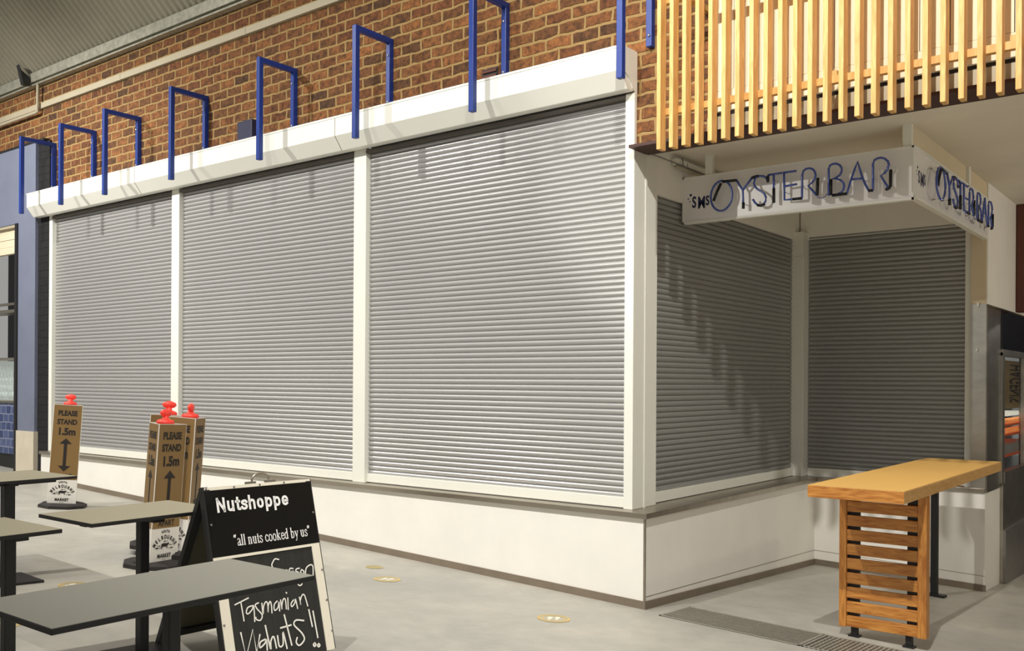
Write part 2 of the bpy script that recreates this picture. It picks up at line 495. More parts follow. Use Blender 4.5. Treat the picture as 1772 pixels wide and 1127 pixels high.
for k in range(4):
    MB().box(-1.65, -1.50, 0.10, 0.12, 4.12 + 0.042 * k, 4.14 + 0.042 * k).build('louvre', M['red_brown'], vt)

# ------------------------------------------------------------------ shutters
PITCH = 0.045
PROF = [(-0.004, 0.0), (0.003, 0.0015), (0.010, 0.010), (0.0135, 0.019), (0.0125, 0.028), (0.006, 0.038), (-0.004, 0.0415)]
def curtain(a0, a1, base, z0, z1, axis, sign):
    mb = MB(); vs = []; fs = []
    rows = []
    k = 0; z = z0
    while z < z1:
        for d, h in PROF:
            zz = min(z + h, z1); rows.append((d, zz))
        z += PITCH
    for d, zz in rows:
        o = base + sign * d
        if axis == 'X': vs += [(a0, o, zz), (a1, o, zz)]
        else: vs += [(o, a0, zz), (o, a1, zz)]
    for i in range(len(rows) - 1):
        fs.append((2 * i, 2 * i + 1, 2 * i + 3, 2 * i + 2))
    mb.add(vs, fs)
    return mb
def shutter_front(x0, x1, label):
    t = thing('roller_shutter', label, 'roller shutter', ((x0 + x1) / 2, 0.14, 0.70))
    curtain(x0, x1, 0.145, 0.775, 3.86, 'X', -1).build('curtain', M['curtain'], t, fix=False)
    MB().box(x0, x1, 0.112, 0.16, 0.707, 0.785).build('bottom_rail', M['white_metal'], t, 'white bottom rail', bevel=0.003)
    MB().box(x0, x1, 0.08, 0.125, 3.775, 3.80).build('throat_rail', M['guide_dark'], t)
    return t
shutter_front(-9.045, -6.245, 'grey roller shutter farthest along the shopfront, behind the lone distancing bollard')
shutter_front(-6.095, -3.205, 'grey roller shutter in the middle bay of the shopfront, behind the chalkboard sign')
shutter_front(-3.04, -0.235, 'widest looking pale grey roller shutter in the bay next to the shop corner')
MB_ = MB()
st = thing('roller_shutter', 'darker grey roller shutter on the recess flank under the oyster bar sign', 'roller shutter', (-0.2, 1.8, 0.70))
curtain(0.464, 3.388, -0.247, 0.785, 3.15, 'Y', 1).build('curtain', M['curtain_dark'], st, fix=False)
MB().box(-0.262, -0.215, 0.464, 3.388, 0.707, 0.785).build('bottom_rail', M['white_metal'], st, 'white bottom rail')
st = thing('roller_shutter', 'dim grey roller shutter at the back of the recess behind the wooden bar table', 'roller shutter', (0.65, 3.52, 0.70))
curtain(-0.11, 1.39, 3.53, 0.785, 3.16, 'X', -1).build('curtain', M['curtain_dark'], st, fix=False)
MB().box(-0.11, 1.39, 3.505, 3.55, 0.707, 0.785).build('bottom_rail', M['white_metal'], st, 'white bottom rail')

def post(x0, x1, y0, y1, z0, z1, label, groove=True, axis='Y'):
    t = thing('shutter_post', label, 'post', ((x0 + x1) / 2, (y0 + y1) / 2, z0))
    MB().box(x0, x1, y0, y1, z0, z1).build('upright', M['white_metal'], t, bevel=0.004)
    return t
post(-3.205, -3.04, 0.085, 0.17, 0.70, 3.83, 'white upright post between the middle shutter and the corner shutter')
post(-6.245, -6.095, 0.085, 0.17, 0.70, 3.83, 'white upright post between the farthest shutter and the middle shutter')
post(-9.125, -9.045, 0.085, 0.17, 0.70, 3.83, 'narrow white upright post at the far end of the shutters')
t = thing('corner_post', 'stepped white corner column where the shopfront turns into the oyster bar recess', 'post', (-0.18, 0.2, 0.70))
MB().box(-0.235, -0.157, 0.085, 0.25, 0.70, 3.812).build('upright', M['white_metal'], t, bevel=0.004)
MB().box(-0.235, -0.150, 0.25, 0.272, 0.70, 3.38).build('cover_strip', M['white_metal'], t)
MB().box(-0.235, -0.168, 0.272, 0.462, 0.70, 3.40).build('side_upright', M['white_metal'], t, bevel=0.004)
t = thing('corner_post', 'slim white post in the inner corner of the recess', 'post', (-0.15, 3.47, 0.70))
MB().box(-0.262, -0.115, 3.39, 3.55, 0.70, 2.95).build('upright', M['white_metal'], t, bevel=0.004)
MB().box(-0.262, -0.12, 3.395, 3.55, 2.95, 3.20).build('upright_head', M['white_metal'], t)
post(1.385, 1.447, 3.47, 3.56, 0.70, 3.20, 'white shutter guide beside the steel clad pillar')
# hood over the three front shutters
hd = thing('shutter_hood', 'long white metal hood box above the three front roller shutters', 'shutter hood', (-4.7, 0.0, 3.82))
prof = [(0.12, 4.115), (-0.10, 4.115), (-0.10, 3.935), (-0.01, 3.815), (0.075, 3.815), (0.075, 3.85), (0.12, 3.85)]
MB().prism(prof, -9.37, -0.163).build('housing', M['white_metal'], hd, bevel=0.004)
MB().box(-9.37, -0.163, -0.104, 0.0, 4.10, 4.118).build('top_lip', M['white_metal'], hd)
for x in (-3.27, -6.72):
    MB().prism([(-0.1005, 4.105), (-0.1015, 4.105), (-0.1015, 3.934), (-0.011, 3.813), (-0.0105, 3.814), (-0.1005, 3.935)], x, x + 0.006).build('joint', M['skirt'], hd)
ep = [(0.118, 4.118), (-0.104, 4.118), (-0.104, 3.935)] + [(-0.104 + 0.165 * math.sin(a) , 3.80 + 0.135 * math.cos(a)) for a in (0.35, 0.7, 1.05, 1.3)] + [(0.118, 3.80)]
MB().prism(ep, -0.163, -0.154).build('end_plate', M['white_metal'], hd)
# counter ledge
lg = thing('steel_ledge', 'brushed steel counter ledge running under the shutters along the white low wall', 'counter', (-4, 0.0, 0.66))
MB().box(-9.14, 0.03, -0.03, 0.20, 0.661, 0.70).build('front_ledge', M['steel'], lg, bevel=0.002)
MB().box(-0.25, 0.03, 0.20, 3.62, 0.661, 0.70).build('side_ledge', M['steel'], lg, bevel=0.002)
MB().box(0.03, 1.573, 3.40, 3.62, 0.661, 0.70).build('back_ledge', M['steel'], lg, bevel=0.002)

# ------------------------------------------------------------------ blue frames
fr = thing('awning_frame', 'x', 'bracket frame', (0, 0, 4.1), 'blue steel frames on the brick wall')
W = 0.024
b = MB().box(-W, W, -0.345, -0.297, 3.785, 4.78).build('front_post', M['blue'], fr, bevel=0.003)
MB().box(-W, W, -0.297, 0.115, 4.732, 4.78).build('crossbar', M['blue'], fr, bevel=0.003)
MB().box(-W, W, 0.067, 0.119, 4.122, 4.732).build('wall_post', M['blue'], fr, bevel=0.003)
for z in (4.20, 4.62):
    MB().lathe([(0.009, 0), (0.009, 0.008), (0.004, 0.012)], 8, Matrix.Translation((0.003, 0.067, z)) @ Matrix.Rotation(math.pi / 2, 4, 'X')).build('bolt', M['bolt'], fr, 'bright zinc bolt')
FX = [-9.03, -8.0, -6.97, -5.61, -4.10, -2.745, -1.395, -0.03]
FL = ['blue steel frame at the far end, half over the slate blue shopfront',
      'second blue steel frame from the slate blue shopfront, above the farthest shutter',
      'third blue steel frame from the slate blue shopfront, before the first hood joint',
      'blue steel frame over the post dividing the farthest and middle shutters',
      'blue steel frame beside the dark navy junction box',
      'blue steel frame over the post dividing the middle and corner shutters',
      'blue steel frame beside the rusty vent in the brick',
      'blue steel frame at the near end of the white hood, next to the timber slats']
for i, x in enumerate(FX):
    f_ = fr if i == 0 else dup(fr)
    f_.location = (x, 0, 4.1); f_['label'] = FL[i]

# ------------------------------------------------------------------ timber slat screen
ts = thing('timber_screen', 'screen of upright pine slats hung in front of cream cladding above the oyster bar', 'slat screen', (1.5, -0.26, 3.25))
for i in range(27):
    x = 0.245 + i * 0.0958
    MB().box(x, x + 0.030, -0.30, -0.222, 3.25, 5.1).build('slat', M['pine'], ts, bevel=0.002)
for z in (3.50, 4.27):
    MB().box(0.245, 2.80, -0.222, -0.18, z, z + 0.045).build('rail', M['pine'], ts)
for x in (0.40, 1.4, 2.4):
    MB().box(x, x + 0.04, -0.18, 0.12, 4.27, 4.31).build('standoff', M['pine'], ts)
    MB().box(x, x + 0.04, -0.18, 0.02, 3.55, 3.59).build('standoff', M['pine'], ts)
cp = thing('wall_cladding', 'cream vertical board cladding behind the timber slats', 'cladding', (2.5, 0.0, 3.52))
MB().box(0.50, 5.0, 0.0, 0.06, 3.525, 3.60).build('bottom_rail', M['cladding'], cp)
MB().box(0.50, 5.0, 0.006, 0.06, 3.604, 3.665).build('mid_rail', M['cladding'], cp)
bd = MB()
for i in range(26):
    x = 0.50 + i * 0.172
    bd.box(x, x + 0.166, 0.012, 0.06, 3.669, 5.4)
bd.build('boards', M['cladding'], cp)
MB().box(0.50, 5.0, 0.03, 0.118, 3.50, 5.4).build('backing', M['black'], cp)

# ------------------------------------------------------------------ neon sign
sg = thing('oyster_bar_sign', 'white wraparound neon sign reading OYSTER BAR hung across the recess', 'sign', (1.0, 1.0, 2.95))
MB().box(-0.213, 1.585, 0.96, 1.0, 2.955, 3.325).build('front_panel', M['sign_white'], sg, bevel=0.004)
MB().box(1.545, 1.585, 1.0, 3.425, 2.975, 3.335).build('side_panel', M['sign_white'], sg, bevel=0.004)
tb = MB().box(-0.213, 1.592, 0.953, 1.0, 2.95, 2.966).box(-0.213, 1.592, 0.953, 1.0, 3.318, 3.330)
tb.box(1.545, 1.592, 1.0, 3.42, 2.968, 2.984).box(1.545, 1.592, 1.0, 3.42, 3.330, 3.342)
tb.box(-0.213, -0.200, 0.953, 1.0, 2.95, 3.33).box(1.580, 1.592, 0.953, 0.966, 2.95, 3.335)
tb.build('edge_trim', M['white_metal'], sg)
for x, y in ((0.015, 0.985), (1.545, 0.985)):
    MB().box(x - 0.03, x + 0.03, y - 0.02, y + 0.02, 3.32, ZC + 0.01).build('hanger', M['white_metal'], sg)
MB().box(1.55, 1.597, 2.62, 2.68, 3.33, ZC + 0.01).build('hanger', M['white_metal'], sg)

def arc(cx, cz, rx, rz, a0, a1, n):
    return [(cx + rx * math.cos(math.radians(a0 + (a1 - a0) * i / n)), cz + rz * math.sin(math.radians(a0 + (a1 - a0) * i / n))) for i in range(n + 1)]
NEON = [
    arc(0.159, 3.134, 0.092, 0.119, 95, 455, 28),
    [(0.287, 3.241), (0.339, 3.156), (0.342, 3.09), (0.344, 3.019)], [(0.339, 3.156), (0.413, 3.243)],
    [(0.543, 3.192), (0.540, 3.21), (0.527, 3.232), (0.505, 3.246), (0.477, 3.25), (0.452, 3.244), (0.436, 3.226), (0.430, 3.2), (0.436, 3.175), (0.46, 3.15), (0.492, 3.129), (0.518, 3.105), (0.529, 3.078), (0.526, 3.05), (0.512, 3.03), (0.49, 3.022), (0.462, 3.028), (0.44, 3.048), (0.423, 3.076)],
    [(0.543, 3.248), (0.657, 3.25)], [(0.590, 3.246), (0.591, 3.14)],
    [(0.665, 3.25), (0.767, 3.25)], [(0.671, 3.245), (0.674, 3.145), (0.676, 3.042), (0.742, 3.040), (0.812, 3.039)], [(0.676, 3.145), (0.772, 3.15)],
    [(0.812, 3.039), (0.812, 3.13), (0.813, 3.215), (0.82, 3.24), (0.84, 3.255), (0.868, 3.257), (0.893, 3.246), (0.91, 3.222), (0.914, 3.196), (0.906, 3.168), (0.888, 3.146), (0.859, 3.127), (0.89, 3.09), (0.923, 3.047)],
    [(1.013, 3.035), (1.012, 3.14), (1.012, 3.235), (1.02, 3.255), (1.04, 3.264), (1.069, 3.263), (1.092, 3.25), (1.107, 3.226), (1.106, 3.2), (1.094, 3.176), (1.07, 3.162), (1.039, 3.156), (1.07, 3.152), (1.1, 3.138), (1.12, 3.115), (1.126, 3.09), (1.118, 3.062), (1.1, 3.045), (1.07, 3.036), (1.044, 3.035)],
    [(1.146, 3.034), (1.162, 3.085), (1.176, 3.134), (1.201, 3.205), (1.221, 3.256), (1.24, 3.192), (1.258, 3.132), (1.28, 3.08), (1.301, 3.038)], [(1.18, 3.134), (1.249, 3.130)],
    [(1.331, 3.036), (1.331, 3.13), (1.330, 3.225), (1.338, 3.248), (1.36, 3.26), (1.385, 3.262), (1.412, 3.252), (1.434, 3.228), (1.44, 3.205), (1.432, 3.176), (1.412, 3.15), (1.385, 3.133), (1.412, 3.085), (1.436, 3.041)],
]
DARK = [[(0.167, 3.245), (0.225, 3.243), (0.287, 3.241)], [(0.09, 3.10), (0.12, 3.17), (0.155, 3.235)], [(0.413, 3.243), (0.445, 3.249), (0.470, 3.25)], [(0.591, 3.14), (0.592, 3.03)], [(0.344, 3.06), (0.344, 3.012)],
        [(0.931, 3.176), (0.927, 3.047)], [(1.028, 3.153), (1.029, 3.037)], [(1.04, 3.034), (1.146, 3.034)], [(1.301, 3.036), (1.331, 3.036)],
        [(1.453, 3.167), (1.452, 3.05), (1.440, 3.036), (1.419, 3.03)], [(0.742, 3.040), (0.812, 3.039)], [(0.46, 3.027), (0.49, 3.02), (0.52, 3.03)], [(0.543, 3.243), (0.543, 3.192)]]
THIN = [[(0.924, 3.04), (0.94, 3.027), (0.963, 3.022), (0.985, 3.03), (1.004, 3.053)]]
def neon(parent, conv, name1, name2):
    a = MB(); d = MB()
    for s in NEON: a.tube([conv(p) for p in s], 0.0085, 8)
    for s in THIN: a.tube([conv(p) for p in s], 0.003, 6)
    for s in DARK: d.tube([conv(p) for p in s], 0.0115, 8)
    o = a.build(name1, M['neon'], parent, 'blue unlit neon tube lettering OYSTER BAR')
    d.build('blackout_section', M['neon_cap'], o)
    s = MB()
    for p in ((0.10, 3.235), (0.344, 3.05), (0.591, 3.2), (0.68, 3.10), (0.813, 3.12), (1.012, 3.12), (1.2, 3.2), (1.331, 3.12), (0.49, 3.24), (0.16, 3.02), (0.92, 3.05), (1.43, 3.05)):
        q = conv(p); back = conv(p, 0.0)
        s.tube([q, back], 0.004, 6)
    s.build('tube_support', M['glass'], o)
neon(sg, lambda p, off=0.06: (p[0], 0.96 - off, p[1]), 'front_lettering', 0)
neon(sg, lambda p, off=0.06: (1.585 + off, 1.36 + (p[0] - 0.066) * 1.40, p[1] + 0.012), 'side_lettering', 0)

def sms(mtx):
    m = MB()
    for ch, x, s, sy in (('S', 0.0, 0.125, 1.0), ('M', 0.050, 0.135, 1.0), ('S', 0.122, 0.105, 1.0)):
        mm = mtx @ Matrix.Translation((x, {0.0: 0.012, 0.050: 0.0, 0.122: 0.020}[x], 0))
        m.text(ch, s, mm, 0.0035, sx=0.66)
    for x, y, r in ((-0.012, 0.115, 0.011), (-0.034, 0.086, 0.006), (-0.020, 0.063, 0.0055)):
        m.flat([(x + r * math.cos(a * math.pi / 6), y + r * math.sin(a * math.pi / 6)) for a in range(12)], mtx)
    return m
sms(frame((-0.128, 0.9585, 3.068), (1, 0, 0), (0, 0, 1))).build('small_lettering', M['navy_ink'], sg, 'small navy lettering SMS with bubbles')
sms(frame((1.5865, 1.10, 3.085), (0, 1, 0), (0, 0, 1)) @ Matrix.Diagonal((1.25, 1, 1, 1))).build('small_lettering', M['navy_ink'], sg, 'small navy lettering SMS with bubbles')
# conduit hook + strip light near the recess ceiling
t = thing('strip_light', 'slim unlit strip light fixed high on the recess flank behind the sign', 'light', (-0.15, 1.3, 3.45))
MB().box(-0.195, -0.155, 0.75, 1.75, 3.40, 3.45).build('housing', M['white_metal'], t)
MB().tube([(-0.17, 0.76, 3.39), (-0.17, 1.74, 3.39)], 0.014, 8).build('tube', M['lamp_white'] if False else M['conduit'], t)
MB().tube([(-0.145, 0.82, 3.46), (-0.135, 0.82, 3.40), (-0.12, 0.82, 3.375), (-0.10, 0.82, 3.385), (-0.10, 0.82, 3.41)], 0.004, 6).build('hook', M['steel_dark'], t)
tag(MB().tube([(-0.15, 0.32, 3.40), (-0.15, 1.75, 3.40)], 0.006, 6).build('curtain_rod', M['steel_dark']), 'thin dark rod along the top of the recess flank', 'rod')

# ------------------------------------------------------------------ pillar cladding and display
t = thing('steel_pillar_cladding', 'polished steel sheet wrapped around the lower pillar behind the bar table', 'cladding', (1.5, 3.42, 0.70))
MB().box(1.449, 1.578, 3.412, 3.50, 0.70, 2.385).build('front_sheet', M['steel_clad'], t)
MB().box(1.50, 1.582, 3.44, 4.03, 0.66, 2.36).build('side_sheet', M['steel_clad'], t)
MB().box(1.493, 1.507, 3.395, 3.412, 1.955, 1.98).build('fixing', M['white_metal'], t)
MB().box(1.50, 1.515, 3.395, 3.412, 2.36, 2.40).build('fixing', M['white_metal'], t)
dc = thing('display_cabinet', 'steel framed glass display cabinet with lit shelves beyond the pillar', 'display cabinet', (1.5, 5.0, -0.3))
bz = lambda x, y: fz(x, y)
c = [(0.9, 4.085), (1.60, 4.085), (1.60, 8.2), (0.9, 8.2)]
MB().hexa([(x, y, bz(x, y) - 0.01) for x, y in c], [(x, y, 0.70) for x, y in c]).build('base', M['steel_clad'], dc)
c = [(1.60, 4.085), (1.625, 4.085), (1.625, 8.2), (1.60, 8.2)]
MB().hexa([(x, y, bz(x, y) - 0.01) for x, y in c], [(x, y, 0.24) for x, y in c]).build('plinth_sheet', M['steel_dark'], dc)
MB().box(1.53, 1.60, 4.035, 4.14, 0.70, 1.96).build('frame_upright', M['steel_clad'], dc)
MB().box(1.53, 1.60, 5.25, 5.36, 0.70, 1.96).build('frame_upright', M['steel_clad'], dc)
MB().box(1.53, 1.605, 4.14, 8.2, 0.70, 0.80).build('frame_rail', M['steel_clad'], dc)
MB().box(1.53, 1.605, 4.035, 8.2, 1.93, 1.99).build('frame_rail', M['steel_clad'], dc)
MB().box(1.5, 1.60, 4.035, 8.2, 1.99, 2.36).build('header', M['dark_glass'], dc, 'dark glossy header')
MB().box(0.9, 0.95, 4.10, 8.2, 0.70, 1.96).build('back_panel', M['black'], dc)
MB().box(1.57, 1.576, 4.14, 8.2, 0.80, 1.93).build('glass', M['glass'], dc, fix=True)
pb = MB().box(1.485, 1.495, 4.45, 5.75, 1.40, 1.90).build('reflected_sign', M['reflected_sign'], dc, 'tan board standing in for a mirrored sign reflection')  # board stands in for a sign reflected in the cabinet glass
lm = MB().text("HAGEN'S", 0.125, frame((1.498, 5.62, 1.865), (0, 0, -1), (0, -1, 0)) @ Matrix.Diagonal((0.80, 8.0, 1, 1)), 0.002, sx=1)  # letters mirrored, part of the same built reflection
lm.build('lettering', M['ink'], pb)
for z in (1.13, 1.23, 0.92):
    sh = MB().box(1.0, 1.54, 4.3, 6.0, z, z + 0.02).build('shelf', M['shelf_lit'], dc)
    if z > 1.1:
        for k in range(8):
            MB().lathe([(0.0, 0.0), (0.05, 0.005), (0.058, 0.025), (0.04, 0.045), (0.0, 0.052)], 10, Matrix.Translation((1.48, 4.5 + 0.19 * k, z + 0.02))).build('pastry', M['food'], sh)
MB().box(1.20, 1.53, 4.6, 5.8, 1.33, 1.36).build('lamp_strip', M['lamp_white'], dc)
MB().prism([(4.4, 0.945), (5.7, 0.945), (5.6, 1.02), (5.3, 1.07), (4.9, 1.04), (4.5, 1.06), (4.42, 1.0)], 1.1, 1.53, 'X').build('crumpled_wrap', M['sleeve_white'], dc)
rb = MB().box(1.585, 2.6, 4.74, 4.85, 2.39, ZC - 0.002)
tag(rb.build('header_board', M['red_brown'], bevel=0.01), 'red brown board under the arcade ceiling beyond the pillar', 'board')
struct('wall_arcade_end', MB().box(1.585, 9, 8.3, 8.5, -1.0, ZC), M['navy_dark'])

# ------------------------------------------------------------------ shop at the far end
def pan(x0, x1, y0, y1, z0, z1): return MB().box(x0, x1, y0, y1, z0, z1)
struct('wall_far_header', pan(-14, -9.44, 0.05, 0.25, 3.80, 4.84), M['navy_wall'])
struct('wall_far_pier', pan(-9.93, -9.44, 0.05, 0.25, 0.94, 3.80), M['navy_wall'])
struct('trim_far_cap', pan(-14, -9.20, 0.045, 0.26, 4.84, 4.87), M['black'])
struct('wall_far_return', MB().box(-9.44, -9.13, 0.09, 0.3, 0.1, 4.84), M['brick_dark'])
struct('trim_far_jamb', pan(-10.0, -9.93, 0.03, 0.3, 0.25, 3.80), M['black'])
c = [(-9.93, 0.03), (-9.42, 0.03), (-9.42, 0.25), (-9.93, 0.25)]
struct('wall_far_plinth', MB().hexa([(x, y, fz(x, y) - 0.01) for x, y in c], [(x, y, 0.94) for x, y in c]), M['tile_cream'])
t = thing('shop_shutter', 'half rolled cream shutter at the top of the blue tiled shop', 'roller shutter', (-11, 0.15, 3.4))
for k in range(4):
    MB().box(-14, -10.0, 0.10 + 0.006 * (k % 2), 0.16, 3.41 + k * 0.1, 3.505 + k * 0.1).build('slat', M['cladding'], t)
MB().box(-14, -10.0, 0.06, 0.2, 3.76, 3.80).build('head_rail', M['conduit'], t)
struct('wall_far_inner', pan(-16, -9.45, 2.6, 2.7, 0.0, 5.0), M['navy_dark'])
struct('wall_far_inner_side', pan(-9.45, -9.40, 0.3, 2.7, 0.0, 5.0), M['navy_dark'])
t = thing('tiled_counter', 'shop counter faced with glazed blue tiles behind the black jamb', 'counter', (-11, 0.4, 0.3))
MB().box(-14, -10.02, 0.30, 0.9, 0.56, 1.30).build('tiled_front', M['blue_tile'], t)
MB().box(-14, -10.02, 0.33, 0.9, 0.33, 0.56).build('kick_panel', M['black'], t)
MB().box(-14, -10.02, 0.28, 0.92, 1.30, 1.33).build('counter_top', M['steel'], t)
t = thing('glass_showcase', 'glass fronted showcase with a white scalloped panel on the blue tiled counter', 'showcase', (-11, 0.5, 1.33))
ep = MB(); 
ep.box(-14, -10.06, 0.62, 0.66, 1.33, 1.92)
for i in range(16):
    for j in range(5):
        ep.lathe([(0.055, 0.0), (0.045, 0.018), (0.02, 0.03)], 8, Matrix.Translation((-10.12 - i * 0.11 - (j % 2) * 0.055, 0.62, 1.40 + j * 0.105)) @ Matrix.Rotation(math.pi / 2, 4, 'X'))
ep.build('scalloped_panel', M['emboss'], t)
MB().box(-14, -10.06, 0.36, 0.366, 1.33, 1.90).build('glass', M['glass'], t)
MB().box(-14, -10.04, 0.34, 0.68, 1.93, 1.96).build('top_shelf', M['steel'], t)
gp = 'white globe lamps over the blue tiled counter'
for i, l in enumerate(('white globe lamp on the showcase shelf, next to the black jamb', 'white globe lamp in the middle of three above the blue tiles', 'white globe lamp third from the black jamb above the blue tiles')):
    pr = [(0.001, -0.08)] + [(0.09 * math.cos(a), 0.09 * math.sin(a)) for a in [x * math.pi / 12 for x in range(-5, 7)]]
    o = MB().lathe([(max(r, 0.001), z + 0.08) for r, z in pr], 14, Matrix.Translation((-10.12 - 0.19 * i, 0.45, 1.963))).build('globe_lamp', M['lamp_white'])
    tag(o, l, 'lamp', gp)
t = thing('wall_shelf', 'steel shelf bracket on the dark wall inside the far shop', 'shelf', (-10.3, 2.0, 2.8))
MB().box(-14, -10.0, 1.0, 1.3, 2.72, 2.77).build('board', M['steel'], t)
MB().box(-14, -10.0, 1.0, 1.04, 2.84, 2.88).build('rail', M['steel'], t)
MB().box(-10.9, -10.86, 0.98, 1.3, 2.2, 3.6).build('upright', M['black'], t)

# ------------------------------------------------------------------ bar table
bt = thing('bar_table', 'tall wooden bar table with a slatted leg panel and blond top', 'table', (1.52, 1.4, -0.1))
MB().box(1.225, 1.82, -0.06, 2.80, 0.922, 0.998).build('table_edge', M['bench_side'], bt, 'solid timber slab', bevel=0.004)
MB().box(1.227, 1.818, -0.058, 2.798, 0.9985, 1.0005).build('table_top', M['bench'], bt, 'plain honey coloured surface')
eg = MB().box(1.2265, 1.8185, -0.0625, -0.0595, 0.925, 0.996).build('end_grain', M['oak'], bt, 'darker oiled end')
MB().box(1.253, 1.303, 0.46, 0.54, -0.005, 0.922).build('stile', M['oak_v'], bt, bevel=0.004)
MB().box(1.762, 1.818, 0.46, 0.54, -0.005, 0.922).build('stile', M['oak_v'], bt, bevel=0.004)
for k in range(9):
    z = 0.854 - k * 0.0977
    MB().box(1.303, 1.762, 0.466, 0.492, z - 0.073, z).build('slat', M['oak'], bt, bevel=0.003)
for x0, x1 in ((1.303, 1.375), (1.69, 1.762)):
    MB().box(x0, x1, 0.493, 0.535, 0.03, 0.922).build('batten', M['black'], bt)
for x in (1.345, 1.70):
    ft = MB().box(x - 0.02, x + 0.02, 0.496, 0.536, fz(x, 0.5) + 0.008, 0.05).build('foot', M['black'], bt)
    c = [(x - 0.035, 0.48), (x + 0.035, 0.48), (x + 0.035, 0.55), (x - 0.035, 0.55)]
    MB().hexa([(a, q, fz(a, q)) for a, q in c], [(a, q, fz(a, q) + 0.012) for a, q in c]).build('foot_plate', M['black'], ft)
x, y = 1.315, 2.72
MB().box(x - 0.027, x + 0.027, y - 0.027, y + 0.027, fz(x, y) + 0.01, 0.922).build('rear_post', M['black'], bt)
c = [(x - 0.09, y - 0.05), (x + 0.09, y - 0.05), (x + 0.09, y + 0.05), (x - 0.09, y + 0.05)]
MB().hexa([(a, q, fz(a, q)) for a, q in c], [(a, q, fz(a, q) + 0.02) for a, q in c]).build('rear_foot', M['black'], bt)

# ------------------------------------------------------------------ drain grates
def grate(x0, x1, y0, y1, label, step):
    t = thing('drain_grate', label, 'drain grate', ((x0 + x1) / 2, (y0 + y1) / 2, fz((x0 + x1) / 2, (y0 + y1) / 2)), 'steel drain grates in the floor')
    def slab(mb, a0, a1, b0, b1, h0, h1):
        c = [(a0, b0), (a1, b0), (a1, b1), (a0, b1)]
        mb.hexa([(x, y, fz(x, y) + h0) for x, y in c], [(x, y, fz(x, y) + h1) for x, y in c])
        return mb
    slab(MB(), x0, x1, y0, y1, -0.004, 0.0015).build('pit', M['pit'], t)
    fr_ = MB()
    slab(fr_, x0, x1, y0, y0 + 0.015, 0, 0.006); slab(fr_, x0, x1, y1 - 0.015, y1, 0, 0.006)
    slab(fr_, x0, x0 + 0.015, y0, y1, 0, 0.006); slab(fr_, x1 - 0.015, x1, y0, y1, 0, 0.006)
    fr_.build('frame', M['grate'], t)
    bars = MB(); k = x0
    while k < x1 - step:
        slab(bars, k, k + step * 0.5, y0, y1, 0, 0.004); k += step
    bars.build('bearing_bars', M['grate'], t)
    rods = MB(); k = y0 + 0.05
    while k < y1 - 0.02:
        slab(rods, x0, x1, k, k + 0.007, 0, 0.0055); k += 0.062
    rods.build('cross_rods', M['white_metal'] if False else M['steel'], t)
    return t
grate(0.17, 1.19, -0.09, 0.37, 'steel floor drain grate starting at the corner of the white low wall', 0.016)
grate(1.20, 2.20, -0.09, 0.37, 'steel floor drain grate with coarser bars below the bar table', 0.03)

# ------------------------------------------------------------------ floor stickers
def sticker(x, y, r, mats, label, ang):
    o = (x, y, fz(x, y)); u0 = Vector((math.cos(ang), math.sin(ang), 0)); u0 = (u0 - FN * u0.dot(FN)).normalized(); m0 = frame(o, u0, FN.cross(u0))
    t = thing('floor_sticker', label, 'sticker', o, 'round distancing stickers on the floor')
    def ring(r0, r1, n=32):
        mb = MB(); vs = []; fs = []
        for i in range(n):
            a = 2 * math.pi * i / n
            vs += [(r0 * math.cos(a), r0 * math.sin(a), 0.0022), (r1 * math.cos(a), r1 * math.sin(a), 0.0022)]
        for i in range(n):
            j = (i + 1) % n; fs.append((2 * i, 2 * i + 1, 2 * j + 1, 2 * j))
        return mb.add(vs, fs, m0)
    disc = [(r * math.cos(a * math.pi / 16), r * math.sin(a * math.pi / 16)) for a in range(32)]
    MB().flat(disc, m0, 0.0012).build('backing', mats[0], t)
    ring(r * 0.86, r).build('outer_ring', mats[1], t)
    ring(r * 0.66, r * 0.74).build('inner_ring', mats[1], t)
    fp = MB()
    for s in (-1, 1):
        pts = []
        for a in range(16):
            q = a * math.pi / 8
            w = 0.15 + 0.05 * math.sin(q)
            pts.append((s * 0.22 * r + w * r * math.cos(q), 0.12 * r + 0.30 * r * math.sin(q) + s * 0.08 * r))
        fp.flat(pts, m0, 0.0024)
        fp.flat([(s * 0.22 * r + 0.12 * r * math.cos(a * math.pi / 6), -0.34 * r + 0.12 * r * math.sin(a * math.pi / 6) + s * 0.08 * r) for a in range(12)], m0, 0.0024)
    fp.build('footprints', mats[2], t)
    return t
ok = (M['sticker_grey'], M['gold'], M['sticker_white'])
wn = (M['gold_dim'], M['gold_dim'], M['gold_dim'])
sticker(-0.239, -0.802, 0.112, ok, 'gold and white footprint sticker on the floor near the shop corner', 0.5)
sticker(-1.823, -0.809, 0.105, ok, 'gold ringed footprint sticker on the floor behind the chalkboard sign', 0.2)
sticker(-2.247, -0.539, 0.075, wn, 'faded worn round sticker close to the grey skirting', 0.0)
sticker(-2.853, -2.765, 0.10, ok, 'footprint sticker on the floor between the cafe tables and bollards', 0.3)
sticker(-2.10, -3.55, 0.10, ok, 'footprint sticker at the edge of the view beside the cafe table leg', 0.3)

